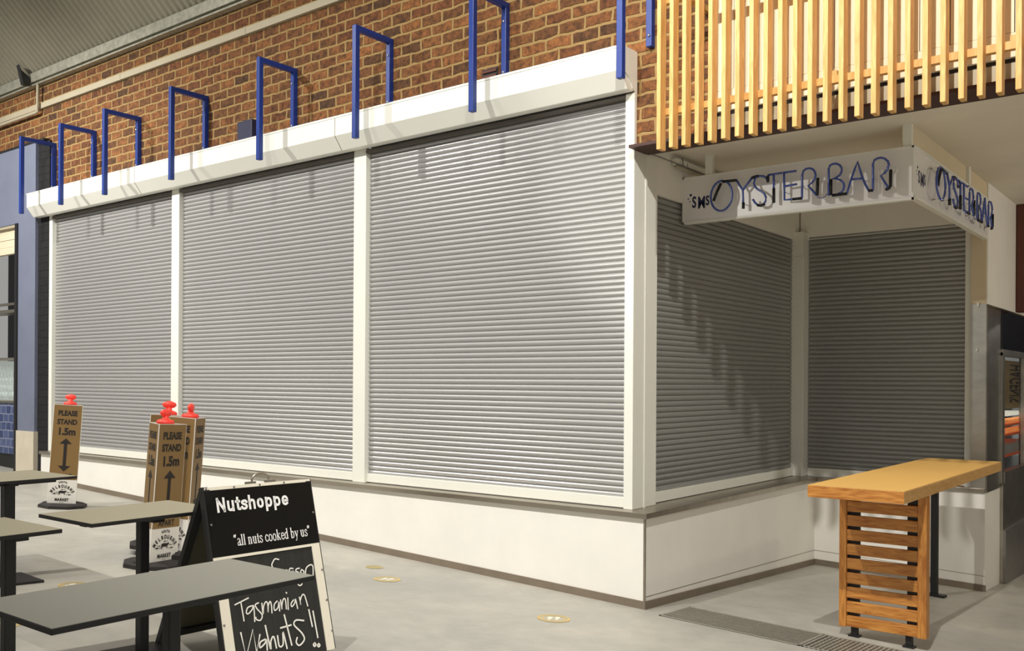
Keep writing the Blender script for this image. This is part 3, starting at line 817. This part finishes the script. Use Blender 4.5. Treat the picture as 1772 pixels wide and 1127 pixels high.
# ------------------------------------------------------------------ cafe tables
def cafe(x0, x1, y0, y1, ztop, top_mat, label, px, py, pw=0.075):
    cx, cy = (x0 + x1) / 2, (y0 + y1) / 2
    t = thing('cafe_table', label, 'table', (px, py, fz(px, py)), 'square pedestal cafe tables')
    MB().box(x0, x1, y0, y1, ztop - 0.018, ztop).build('edge_band', M['black'], t, 'black edge', bevel=0.002)
    MB().box(x0 + 0.002, x1 - 0.002, y0 + 0.002, y1 - 0.002, ztop, ztop + 0.0012).build('table_top', top_mat, t, 'flat grey laminate')
    ub = MB().box(px - 0.03, px + 0.03, y0 + 0.08, y1 - 0.08, ztop - 0.045, ztop - 0.018).box(x0 + 0.08, x1 - 0.08, py - 0.03, py + 0.03, ztop - 0.045, ztop - 0.018)
    ub.build('spider_bracket', M['black'], t)
    MB().box(px - pw / 2, px + pw / 2, py - pw / 2, py + pw / 2, fz(px, py) + 0.02, ztop - 0.03).build('pedestal', M['black'], t, bevel=0.004)
    c = [(px - 0.17, py - 0.17), (px + 0.17, py - 0.17), (px + 0.17, py + 0.17), (px - 0.17, py + 0.17)]
    MB().hexa([(a, q, fz(a, q)) for a, q in c], [(a, q, fz(a, q) + 0.018) for a, q in c]).build('base_plate', M['black'], t, bevel=0.004)
cafe(0.390, 0.884, -4.742, -3.824, 0.97, M['laminate'], 'long grey topped cafe table right in front of the chalkboard sign', 0.60, -4.20, 0.044)
cafe(-1.350, -0.830, -3.720, -2.995, 0.97, M['laminate_warm'], 'warm grey cafe table in front of the cluster of bollards', -1.065, -3.32, 0.05)
cafe(-1.36, -0.788, -4.85, -3.878, 0.97, M['laminate_warm'], 'warm grey cafe table cut by the picture edge beside the floor sticker', -1.0, -4.02, 0.05)
cafe(-3.71, -3.03, -3.40, -2.655, 0.97, M['laminate_warm'], 'grey cafe table in front of the lone distancing bollard', -3.20, -3.05, 0.07)

# ------------------------------------------------------------------ distancing bollards
def tri(w):
    return [Vector((0, 0)), Vector((w, 0)), Vector((w * 0.5, w * 0.866))]
def arc_text(mb, body, size, mtx, R, span, bold=0.0, sx=1.0):
    n = len(body)
    for i, ch in enumerate(body):
        a = math.radians(90 + span / 2 - span * (i + 0.5) / n) if n > 1 else math.pi / 2
        m = mtx @ Matrix.Translation((R * math.cos(a), R * math.sin(a), 0)) @ Matrix.Rotation(a - math.pi / 2, 4, 'Z')
        mb.text(ch, size, m, bold, 'CENTER', sx)
def make_bollard(label):
    w = 0.285; H = 1.10; Z0 = 0.045
    t = thing('distancing_bollard', label, 'bollard', (0, 0, 0), 'orange topped bollards with please stand sleeves')
    # local frame: centre of the triangle at the origin, front face towards -y
    off = Vector((-w / 2, -w * 0.2887))
    P = [p + off for p in tri(w)]
    bs = MB()
    oc = [(0.245 * math.cos(math.radians(a + 22.5)), 0.245 * math.sin(math.radians(a + 22.5))) for a in range(0, 360, 45)]
    n = 8
    vs = [(x, y, 0.0) for x, y in oc] + [(x, y, 0.03) for x, y in oc] + [(x * 0.80, y * 0.80, 0.048) for x, y in oc]
    fs = [tuple(range(8))[::-1], tuple(range(16, 24))]
    for k in (0, 8):
        fs += [(k + i, k + (i + 1) % 8, k + 8 + (i + 1) % 8, k + 8 + i) for i in range(8)]
    bs.add(vs, fs)
    base = bs.build('base', M['rubber'], t, 'black rubber foot')
    MB().box(-0.195, -0.15, -0.03, 0.03, 0.035, 0.0495).build('hand_slot', M['black'], base)
    sl = MB()
    th = 0.004
    # three walls of corrugated plastic, open at the top
    for i in range(3):
        a, b2 = P[i], P[(i + 1) % 3]
        e = (b2 - a).normalized(); nn = Vector((e.y, -e.x))
        q = [a, b2, b2 - nn * th, a - nn * th]
        sl.hexa([(v.x, v.y, Z0) for v in q], [(v.x, v.y, H) for v in q])
    sleeve = sl.build('sleeve', M['sleeve_white'], t)
    pk = MB(); ink = MB()
    for i in range(3):
        a, b2 = P[i], P[(i + 1) % 3]
        e = (b2 - a).normalized(); nn = Vector((e.y, -e.x))
        o = a + nn * 0.0012
        m = frame((o.x, o.y, 0), (e.x, e.y, 0), (0, 0, 1))
        g = 0.004
        pk.flat([(g, 0.30), (w - g, 0.30), (w - g, H - 0.004), (g, H - 0.004)], m)
        m = m @ Matrix.Translation((w / 2, 0, 0.0015))
        ink.text('PLEASE', 0.074, m @ Matrix.Translation((0, 0.985, 0)), 0.0036, 'CENTER', 0.80, spacing=1.02)
        ink.text('STAND', 0.074, m @ Matrix.Translation((0, 0.892, 0)), 0.0036, 'CENTER', 0.80, spacing=1.02)
        ink.text('1.5m', 0.100, m @ Matrix.Translation((0, 0.780, 0)), 0.005, 'CENTER', 0.90)
        aw = 0.016
        ink.flat([(-0.062, 0.682), (0.062, 0.682), (0.0, 0.742)], m)
        ink.flat([(-aw, 0.445), (aw, 0.445), (aw, 0.684), (-aw, 0.684)], m)
        ink.flat([(-0.062, 0.447), (0.0, 0.387), (0.062, 0.447)], m)
        ink.text('APART', 0.062, m @ Matrix.Translation((0, 0.318, 0)), 0.0018, 'CENTER', 0.85, spacing=1.02)
        # market emblem
        arc_text(ink, 'SOUTH', 0.026, m @ Matrix.Translation((0, 0.175, 0)), 0.092, 50, 0.0012, 0.85)
        arc_text(ink, 'MELBOURNE', 0.042, m @ Matrix.Translation((0, 0.105, 0)), 0.112, 128, 0.002, 0.75)
        ink.text('MARKET', 0.038, m @ Matrix.Translation((0, 0.075, 0)), 0.002, 'CENTER', 0.85, spacing=1.15)
        ink.text('since 1867', 0.010, m @ Matrix.Translation((0, 0.056, 0)), 0.0, 'CENTER', 1.0)
        # small farm animals and produce in the middle
        c0 = [(-0.035, 0.150), (-0.035, 0.178), (-0.012, 0.184), (0.022, 0.180), (0.036, 0.186), (0.046, 0.176), (0.038, 0.168), (0.028, 0.162), (0.028, 0.140), (0.022, 0.140), (0.020, 0.156), (-0.022, 0.156), (-0.025, 0.140), (-0.031, 0.140)]
        ink.flat(c0, m)
        def leaf(x, y, L, h, s):
            ink.flat([(x - L, y), (x - L * 0.4, y + h), (x + L * 0.4, y + h * 0.8), (x + L, y), (x + L * 0.4, y - h * 0.8), (x - L * 0.4, y - h)], m)
            ink.flat([(x + s * L, y), (x + s * (L + 0.012), y + h), (x + s * (L + 0.012), y - h)], m)
        leaf(0.072, 0.142, 0.020, 0.005, -1)
        leaf(-0.075, 0.150, 0.022, 0.006, 1)
        leaf(0.0, 0.197, 0.018, 0.004, 1)
        leaf(-0.052, 0.166, 0.012, 0.004, -1)
        leaf(0.058, 0.166, 0.012, 0.004, 1)
    pk.build('print_panel', M['kraft'], sleeve, 'brown printed panels')
    ink.build('lettering', M['ink'], sleeve, 'dark lettering with arrows and market emblem')
    cap = MB()
    cap.lathe([(0.040, Z0), (0.040, H - 0.02), (0.065, H), (0.068, H + 0.012), (0.058, H + 0.026), (0.030, H + 0.034), (0.022, H + 0.044), (0.022, H + 0.060)], 20)
    cap.lathe([(0.012, H + 0.052), (0.042, H + 0.060), (0.058, H + 0.078), (0.050, H + 0.098), (0.022, H + 0.110), (0.006, H + 0.113)], 20, None, 1.0, 0.42)
    cap.build('cap', M['orange'], t, 'bright orange tee top')
    return t
def place(o, x, y, h, ang):
    m = frame((x, y, fz(x, y) + h), (math.cos(ang), math.sin(ang), 0), Vector((0, 0, 1)).cross(Vector((math.cos(ang), math.sin(ang), 0))))
    q = FN.rotation_difference(Vector((0, 0, 1))).inverted()
    o.matrix_world = Matrix.Translation((x, y, fz(x, y) + h)) @ q.to_matrix().to_4x4() @ Matrix.Rotation(ang, 4, 'Z')
def vcen(vx, vy, ang):
    """centre of the triangular sleeve whose front near corner is at (vx, vy)"""
    w = 0.285; a = math.radians(ang)
    return vx + math.cos(a) * w / 2 - math.sin(a) * w * 0.2887, vy + math.sin(a) * w / 2 + math.cos(a) * w * 0.2887
B1 = make_bollard('lone distancing bollard with orange top near the slate blue shopfront')
B2 = dup(B1, 'foremost bollard of the three clustered behind the cafe table, its APART lettering in view')
B3 = dup(B1, 'pale side-lit bollard tucked beside the chalkboard sign, second of the cluster')
B4 = dup(B1, 'rear bollard of the clustered three, mostly hidden with only the top of its sleeve showing')
for o, (vx, vy), ang, h in ((B1, (-6.60, -1.15), 52, 0.0), (B2, (-3.09, -2.07), 103, 0.0), (B3, (-3.13, -1.73), 131, 0.049), (B4, (-3.66, -1.80), 60, 0.050)):
    x, y = vcen(vx, vy, ang); place(o, x, y, h, math.radians(ang))

# ------------------------------------------------------------------ chalkboard sandwich sign
A0 = Vector((-0.738, -3.181, 1.10)); B0 = Vector((-0.691, -2.535, 1.10))
e1 = (B0 - A0).normalized(); WA = (B0 - A0).length
e2 = Vector((0.24, 0, -0.9)).normalized()
mt = frame(A0, e1, -e2)               # x along the width, y up the panel
q_ = mt.to_3x3() @ Vector((0, 0, 1))
sb = thing('sandwich_board', 'black folding sandwich board with white lettering and chalk writing', 'sign', (-0.6, -2.85, 0.19))
LF = 0.935
def pbox(mb, x0, x1, b0, b1, z0, z1, m=mt):
    return mb.box(x0, x1, -b1, -b0, z0, z1, m)
pbox(MB(), 0.0, WA, 0.0, LF, -0.022, -0.002).build('front_board', M['chalkboard'], sb, 'blackboard panel')
fpn = pbox(MB(), 0.004, WA - 0.004, 0.018, 0.356, -0.002, 0.002).build('header_panel', M['black_gloss'], sb, 'glossy black header panel')
for q in ((0.0, WA, 0.0, 0.016, 0.005), (0.0, WA, 0.358, 0.372, 0.004), (0.003, 0.056, 0.372, LF, 0.004), (WA - 0.052, WA, 0.372, LF, 0.004)):
    pbox(MB(), q[0], q[1], q[2], q[3], -0.001, q[4]).build('edge_strip', M['cream_strip'], sb, 'cream edging strip')
for q in ((-0.012, 0.0), (WA, WA + 0.006)):
    pbox(MB(), q[0], q[1], -0.002, LF, -0.03, 0.003).build('side_rail', M['black'], sb)
bl = MB()
for x, bb in ((0.17, 0.008), (0.324, 0.008), (0.476, 0.008), (0.01, 0.006), (0.014, 0.192), (0.637, 0.189), (0.639, 0.506), (0.64, 0.671), (0.645, 0.837), (0.013, 0.693)):
    bl.lathe([(0.006, 0), (0.006, 0.003), (0.003, 0.005)], 8, mt @ Matrix.Translation((x, -bb, 0.004)))
bl.build('screw', M['steel_dark'], sb)
# rear leaf
e3 = Vector((-0.47, 0, -0.90)).normalized()
mr_ = frame(A0 + Vector((-0.012, 0, 0)), e1, -e3)
LR = 1.0
rr = MB()
pbox(rr, -0.012, 0.03, 0.0, LR, -0.004, 0.026, mr_); pbox(rr, WA - 0.03, WA + 0.006, 0.0, LR, -0.004, 0.026, mr_)
pbox(rr, 0.0, WA, LR - 0.09, LR - 0.05, 0.0, 0.022, mr_)
rr.build('rear_frame', M['black'], sb)
pbox(MB(), 0.02, WA - 0.02, 0.01, LR - 0.06, -0.002, 0.004, mr_).build('rear_board', M['laminate_warm'] if False else mat('olive_board_back', rgb(84, 80, 62), 0.7), sb, 'plain olive back board')
hx = MB()
mid = A0 + e1 * (WA * 0.52)
pts = []
for k in range(13):
    a = math.pi * k / 12
    pts.append(mid - e1 * 0.052 * math.cos(a) + Vector((-0.006, 0, 0.004 + 0.048 * math.sin(a) ** 0.6)))
hx.tube(pts, 0.0055, 8)
hx.box(-0.03, 0.03, -0.008, 0.008, 0, 0.012, Matrix.Translation(mid - e1 * 0.06 + Vector((-0.006, 0, 0))) @ Matrix.Rotation(1.5, 4, 'Z'))
hx.box(-0.03, 0.03, -0.008, 0.008, 0, 0.012, Matrix.Translation(mid + e1 * 0.06 + Vector((-0.006, 0, 0))) @ Matrix.Rotation(1.5, 4, 'Z'))
hx.build('carry_handle', M['steel'], sb, 'chrome carrying handle')
def smooth_pts(P):
    if len(P) < 3: return P
    out = []
    for i in range(len(P) - 1):
        p0 = P[max(i - 1, 0)]; p1 = P[i]; p2 = P[i + 1]; p3 = P[min(i + 2, len(P) - 1)]
        for k in range(4):
            t_ = k / 4
            out.append(tuple(0.5 * (2 * p1[j] + (p2[j] - p0[j]) * t_ + (2 * p0[j] - 5 * p1[j] + 4 * p2[j] - p3[j]) * t_ ** 2 + (-p0[j] + 3 * p1[j] - 3 * p2[j] + p3[j]) * t_ ** 3) for j in range(2)))
    return out + [P[-1]]
SM = smooth_pts
# bold sans letters in an em of x-height 1 (cap height 1.38)
BOLD = {
 'N': (1.22, [[(0.20, 0.0), (0.20, 1.38)], [(0.18, 1.30), (0.94, 0.08)], [(0.92, 0.0), (0.92, 1.38)]]),
 'u': (1.02, [[(0.20, 1.0), (0.20, 0.34), (0.27, 0.14), (0.44, 0.09), (0.62, 0.17), (0.72, 0.34)], [(0.74, 1.0), (0.74, 0.0)]]),
 't': (0.60, [[(0.30, 1.30), (0.30, 0.24), (0.38, 0.11), (0.54, 0.10)], [(0.08, 0.90), (0.52, 0.90)]]),
 's': (0.92, [[(0.76, 0.72), (0.66, 0.87), (0.46, 0.90), (0.25, 0.82), (0.25, 0.65), (0.45, 0.54), (0.66, 0.44), (0.72, 0.27), (0.60, 0.12), (0.42, 0.09), (0.22, 0.14), (0.14, 0.29)]]),
 'h': (1.02, [[(0.20, 0.0), (0.20, 1.38)], [(0.22, 0.64), (0.34, 0.84), (0.52, 0.90), (0.68, 0.83), (0.74, 0.64), (0.74, 0.0)]]),
 'o': (1.02, [[(0.47, 0.90), (0.26, 0.80), (0.19, 0.5), (0.26, 0.20), (0.47, 0.10), (0.68, 0.20), (0.75, 0.5), (0.68, 0.80), (0.47, 0.90), (0.40, 0.88)]]),
 'p': (1.05, [[(0.20, 1.0), (0.20, -0.38)], [(0.24, 0.66), (0.36, 0.85), (0.54, 0.90), (0.72, 0.79), (0.79, 0.5), (0.72, 0.21), (0.54, 0.10), (0.36, 0.15), (0.24, 0.34)]]),
 'e': (0.98, [[(0.20, 0.48), (0.74, 0.48)], [(0.76, 0.44), (0.74, 0.72), (0.60, 0.88), (0.44, 0.90), (0.26, 0.80), (0.18, 0.5), (0.26, 0.20), (0.44, 0.09), (0.60, 0.12), (0.74, 0.22)]]),
}
tx2 = MB(); XB = 0.0500; KB = 0.438 / sum(BOLD[ch][0] for ch in 'Nutshoppe'); x = 0.055
for ch in 'Nutshoppe':
    for pts in BOLD[ch][1]:
        tx2.ribbon([(x + p[0] * KB, -0.130 + p[1] * XB) for p in (SM(pts) if len(pts) > 3 else pts)], 0.0128, mt, 0.0036)
    x += BOLD[ch][0] * KB
tx2.build('lettering', M['white_vinyl'], fpn, 'bold white lettering Nutshoppe')
# serif slogan drawn as strokes: glyphs in an em of x-height 1
SER = {
 'a': (0.95, [([(0.15, 0.82), (0.3, 1.0), (0.55, 1.0), (0.68, 0.8)], .10), ([(0.68, 0.8), (0.68, 0.15), (0.78, 0.03), (0.9, 0.08)], .17), ([(0.66, 0.6), (0.3, 0.45), (0.15, 0.25), (0.25, 0.03), (0.45, 0.04), (0.66, 0.22)], .11)]),
 'l': (0.55, [([(0.28, 0.0), (0.28, 1.55)], .17), ([(0.08, 0.02), (0.48, 0.02)], .07), ([(0.08, 1.5), (0.28, 1.55)], .07)]),
 'n': (1.1, [([(0.28, 0.0), (0.28, 1.0)], .17), ([(0.08, 0.02), (0.46, 0.02)], .07), ([(0.08, 0.94), (0.28, 1.0)], .07), ([(0.28, 0.75), (0.5, 0.98), (0.7, 0.95), (0.8, 0.75)], .12), ([(0.8, 0.8), (0.8, 0.0)], .17), ([(0.6, 0.02), (1.0, 0.02)], .07)]),
 'u': (1.1, [([(0.28, 1.0), (0.28, 0.25)], .17), ([(0.08, 0.97), (0.28, 0.97)], .07), ([(0.28, 0.25), (0.38, 0.04), (0.58, 0.03), (0.8, 0.22)], .12), ([(0.8, 1.0), (0.8, 0.0)], .17), ([(0.6, 0.97), (0.8, 0.97)], .07), ([(0.8, 0.03), (1.0, 0.05)], .07)]),
 't': (0.62, [([(0.3, 1.3), (0.3, 0.18), (0.4, 0.03), (0.55, 0.08)], .16), ([(0.06, 0.96), (0.56, 0.96)], .08)]),
 's': (0.82, [([(0.68, 0.78), (0.6, 0.96), (0.4, 1.0), (0.2, 0.88), (0.22, 0.66), (0.45, 0.52), (0.66, 0.36), (0.64, 0.1), (0.4, 0.0), (0.2, 0.06), (0.14, 0.26)], .12)]),
 'c': (0.9, [([(0.78, 0.78), (0.66, 0.97), (0.42, 0.98), (0.2, 0.74), (0.17, 0.45), (0.26, 0.15), (0.5, 0.02), (0.68, 0.06), (0.82, 0.25)], .13)]),
 'o': (1.0, [([(0.5, 1.0), (0.26, 0.88), (0.16, 0.5), (0.26, 0.12), (0.5, 0.0), (0.74, 0.12), (0.84, 0.5), (0.74, 0.88), (0.5, 1.0)], .13)]),
 'k': (1.1, [([(0.28, 0.0), (0.28, 1.55)], .17), ([(0.08, 0.02), (0.48, 0.02)], .07), ([(0.08, 1.5), (0.28, 1.55)], .07), ([(0.34, 0.42), (0.8, 0.95)], .08), ([(0.48, 0.6), (0.9, 0.02)], .15), ([(0.62, 0.97), (0.98, 0.97)], .07), ([(0.72, 0.02), (1.06, 0.02)], .07)]),
 'e': (0.9, [([(0.18, 0.56), (0.78, 0.56), (0.74, 0.84), (0.5, 1.0), (0.26, 0.86), (0.16, 0.5), (0.26, 0.14), (0.5, 0.01), (0.7, 0.06), (0.82, 0.24)], .12)]),
 'd': (1.05, [([(0.76, 1.55), (0.76, 0.0)], .17), ([(0.56, 1.5), (0.76, 1.55)], .07), ([(0.76, 0.03), (0.96, 0.05)], .07), ([(0.72, 0.8), (0.5, 0.99), (0.28, 0.88), (0.16, 0.5), (0.26, 0.12), (0.48, 0.01), (0.72, 0.2)], .13)]),
 'b': (1.05, [([(0.28, 1.55), (0.28, 0.0)], .17), ([(0.08, 1.5), (0.28, 1.55)], .07), ([(0.32, 0.8), (0.54, 0.99), (0.76, 0.88), (0.88, 0.5), (0.78, 0.12), (0.54, 0.01), (0.32, 0.14)], .13)]),
 'y': (1.0, [([(0.2, 0.98), (0.54, 0.1)], .16), ([(0.86, 0.98), (0.5, -0.1), (0.38, -0.42), (0.18, -0.44)], .09), ([(0.04, 0.97), (0.4, 0.97)], .07), ([(0.66, 0.97), (1.0, 0.97)], .07)]),
 ' ': (0.5, []),
 '<': (0.75, [([(0.22, 1.25), (0.16, 1.4), (0.3, 1.6)], .15), ([(0.52, 1.25), (0.46, 1.4), (0.6, 1.6)], .15)]),
 '>': (0.75, [([(0.12, 1.2), (0.26, 1.4), (0.2, 1.55)], .15), ([(0.42, 1.2), (0.56, 1.4), (0.5, 1.55)], .15)]),
}
txt = '<all nuts cooked by us>'
W_ = sum(SER[ch][0] for ch in txt); XH = 0.035; K = 0.472 / W_
sr = MB(); x = 0.128
for ch in txt:
    wd, st_ = SER[ch]
    for pts, tw in st_:
        sr.ribbon([(x + p[0] * K, -0.312 + p[1] * XH) for p in (SM(pts) if len(pts) > 3 else pts)], tw * 0.030 * 1.15, mt, 0.0036)
    x += wd * K
sr.build('lettering', M['white_vinyl'], fpn, 'white serif slogan')
CH = [[(0.379, 0.415), (0.356, 0.409), (0.338, 0.427), (0.332, 0.441), (0.344, 0.476), (0.367, 0.51), (0.372, 0.546), (0.357, 0.549), (0.34, 0.544)], [(0.400, 0.500), (0.425, 0.492), (0.418, 0.476), (0.400, 0.486), (0.398, 0.512), (0.420, 0.520)], [(0.458, 0.475), (0.447, 0.471), (0.437, 0.474), (0.427, 0.493), (0.44, 0.505), (0.456, 0.487), (0.458, 0.508)], [(0.498, 0.478), (0.479, 0.48), (0.474, 0.49), (0.493, 0.503), (0.481, 0.514)], [(0.511, 0.487), (0.503, 0.499), (0.512, 0.514), (0.524, 0.5), (0.511, 0.487)], [(0.531, 0.511), (0.543, 0.482), (0.571, 0.47), (0.585, 0.48), (0.58, 0.521), (0.577, 0.54)], [(0.499, 0.519), (0.491, 0.541), (0.502, 0.551), (0.497, 0.566), (0.483, 0.569), (0.472, 0.557)], [(0.088, 0.604), (0.169, 0.583)], [(0.123, 0.595), (0.126, 0.658), (0.127, 0.692)], [(0.184, 0.625), (0.158, 0.63), (0.146, 0.652), (0.156, 0.661), (0.181, 0.644), (0.193, 0.626), (0.187, 0.706)], [(0.223, 0.617), (0.203, 0.623), (0.209, 0.644), (0.234, 0.68), (0.221, 0.705), (0.199, 0.698), (0.196, 0.686)], [(0.242, 0.622), (0.24, 0.679), (0.249, 0.641), (0.265, 0.619), (0.275, 0.63), (0.271, 0.674), (0.278, 0.641), (0.291, 0.621), (0.296, 0.639), (0.293, 0.681)], [(0.334, 0.626), (0.313, 0.642), (0.311, 0.671), (0.333, 0.66), (0.344, 0.632), (0.34, 0.679)], [(0.355, 0.624), (0.355, 0.674), (0.359, 0.65), (0.373, 0.622), (0.384, 0.629), (0.382, 0.676)], [(0.4, 0.621), (0.393, 0.681)], [(0.394, 0.591), (0.398, 0.596)], [(0.433, 0.637), (0.415, 0.654), (0.418, 0.67), (0.439, 0.653), (0.446, 0.634), (0.451, 0.686)], [(0.472, 0.628), (0.474, 0.67), (0.474, 0.649), (0.491, 0.621), (0.506, 0.626), (0.516, 0.684)], [(0.1, 0.745), (0.1125, 0.868), (0.170, 0.742), (0.174, 0.862), (0.206, 0.775)], [(0.232, 0.804), (0.202, 0.813), (0.197, 0.839), (0.228, 0.823), (0.24, 0.806), (0.236, 0.859)], [(0.244, 0.736), (0.256, 0.858), (0.263, 0.82), (0.284, 0.8), (0.291, 0.86)], [(0.307, 0.8), (0.309, 0.854), (0.333, 0.849), (0.342, 0.787), (0.353, 0.875)], [(0.364, 0.703), (0.384, 0.864)], [(0.331, 0.765), (0.397, 0.762)], [(0.478, 0.754), (0.431, 0.743), (0.415, 0.765), (0.454, 0.813), (0.465, 0.85), (0.43, 0.874), (0.413, 0.855), (0.423, 0.832)], [(0.519, 0.703), (0.526, 0.794)], [(0.544, 0.715), (0.55, 0.857)], [(0.526, 0.88), (0.516, 0.888), (0.522, 0.898), (0.531, 0.891), (0.526, 0.88)], [(0.55, 0.889), (0.541, 0.896), (0.547, 0.905), (0.556, 0.899), (0.55, 0.889)]]
ck = MB()
for s in CH:
    ck.ribbon([(p[0], -p[1]) for p in (s if len(s) == 5 and s[0] == (0.1, 0.745) else smooth_pts(s))], 0.0085 if s[0][1] > 0.70 else 0.0068, mt, 0.0012)
ck.build('chalk_lettering', M['chalk'], sb, 'white chalk handwriting Tasmanian Walnuts')

# ------------------------------------------------------------------ light
WARM = (1.0, 0.965, 0.90); COOL = (0.93, 0.97, 1.0)
def spot(x, y, z, tx_, ty, tz, power, col, ang=110, blend=0.7, r=0.07):
    l = bpy.data.lights.new('spot_lamp', 'SPOT'); l.energy = power; l.color = col
    l.spot_size = math.radians(ang); l.spot_blend = blend; l.shadow_soft_size = r
    o = bpy.data.objects.new('spot_lamp', l); COL.objects.link(o)
    o.location = (x, y, z)
    o.rotation_euler = (Vector((tx_, ty, tz)) - Vector((x, y, z))).to_track_quat('-Z', 'Y').to_euler()
for x, p, a_ in ((-9.3, 1700, 100), (-6.2, 1050, 104), (-2.3, 190, 100), (-0.85, 900, 108), (2.6, 1650, 106)):
    spot(x, -4.5, 6.7, x + (0.1 if x > 0 else 0.0), 0.0, 1.2, p, WARM, a_, 0.75, 0.05)
spot(-8.0, -16.0, 6.6, 0.7, 0.96, 3.05, 2400, WARM, 9, 0.6, 0.06)      # hall lamp further back
def bulb(x, y, z, power, col, r=0.08):
    l = bpy.data.lights.new('arcade_and_fill_lamp', 'POINT'); l.energy = power; l.color = col; l.shadow_soft_size = r
    o = bpy.data.objects.new('arcade_and_fill_lamp', l); COL.objects.link(o); o.location = (x, y, z)
bulb(4.6, 3.6, 3.2, 62, (1.0, 0.9, 0.74))
bulb(3.6, 8.0, 3.0, 60, (1.0, 0.95, 0.9))
bulb(-2.5, -2.2, 6.9, 90, (1.0, 0.95, 0.85), 0.15)  # added fill lamp without a seen source, picks out the roof ribs
bulb(-11.0, 1.6, 3.6, 60, (1.0, 0.97, 0.92), 0.2)
wd = bpy.data.worlds.new('world'); SC.world = wd; wd.use_nodes = True
bg = wd.node_tree.nodes['Background']
bg.inputs['Color'].default_value = (1.0, 0.97, 0.92, 1); bg.inputs['Strength'].default_value = 0.36
SC.view_settings.view_transform = 'Standard'
SC.view_settings.look = 'None'
SC.view_settings.exposure = -0.1
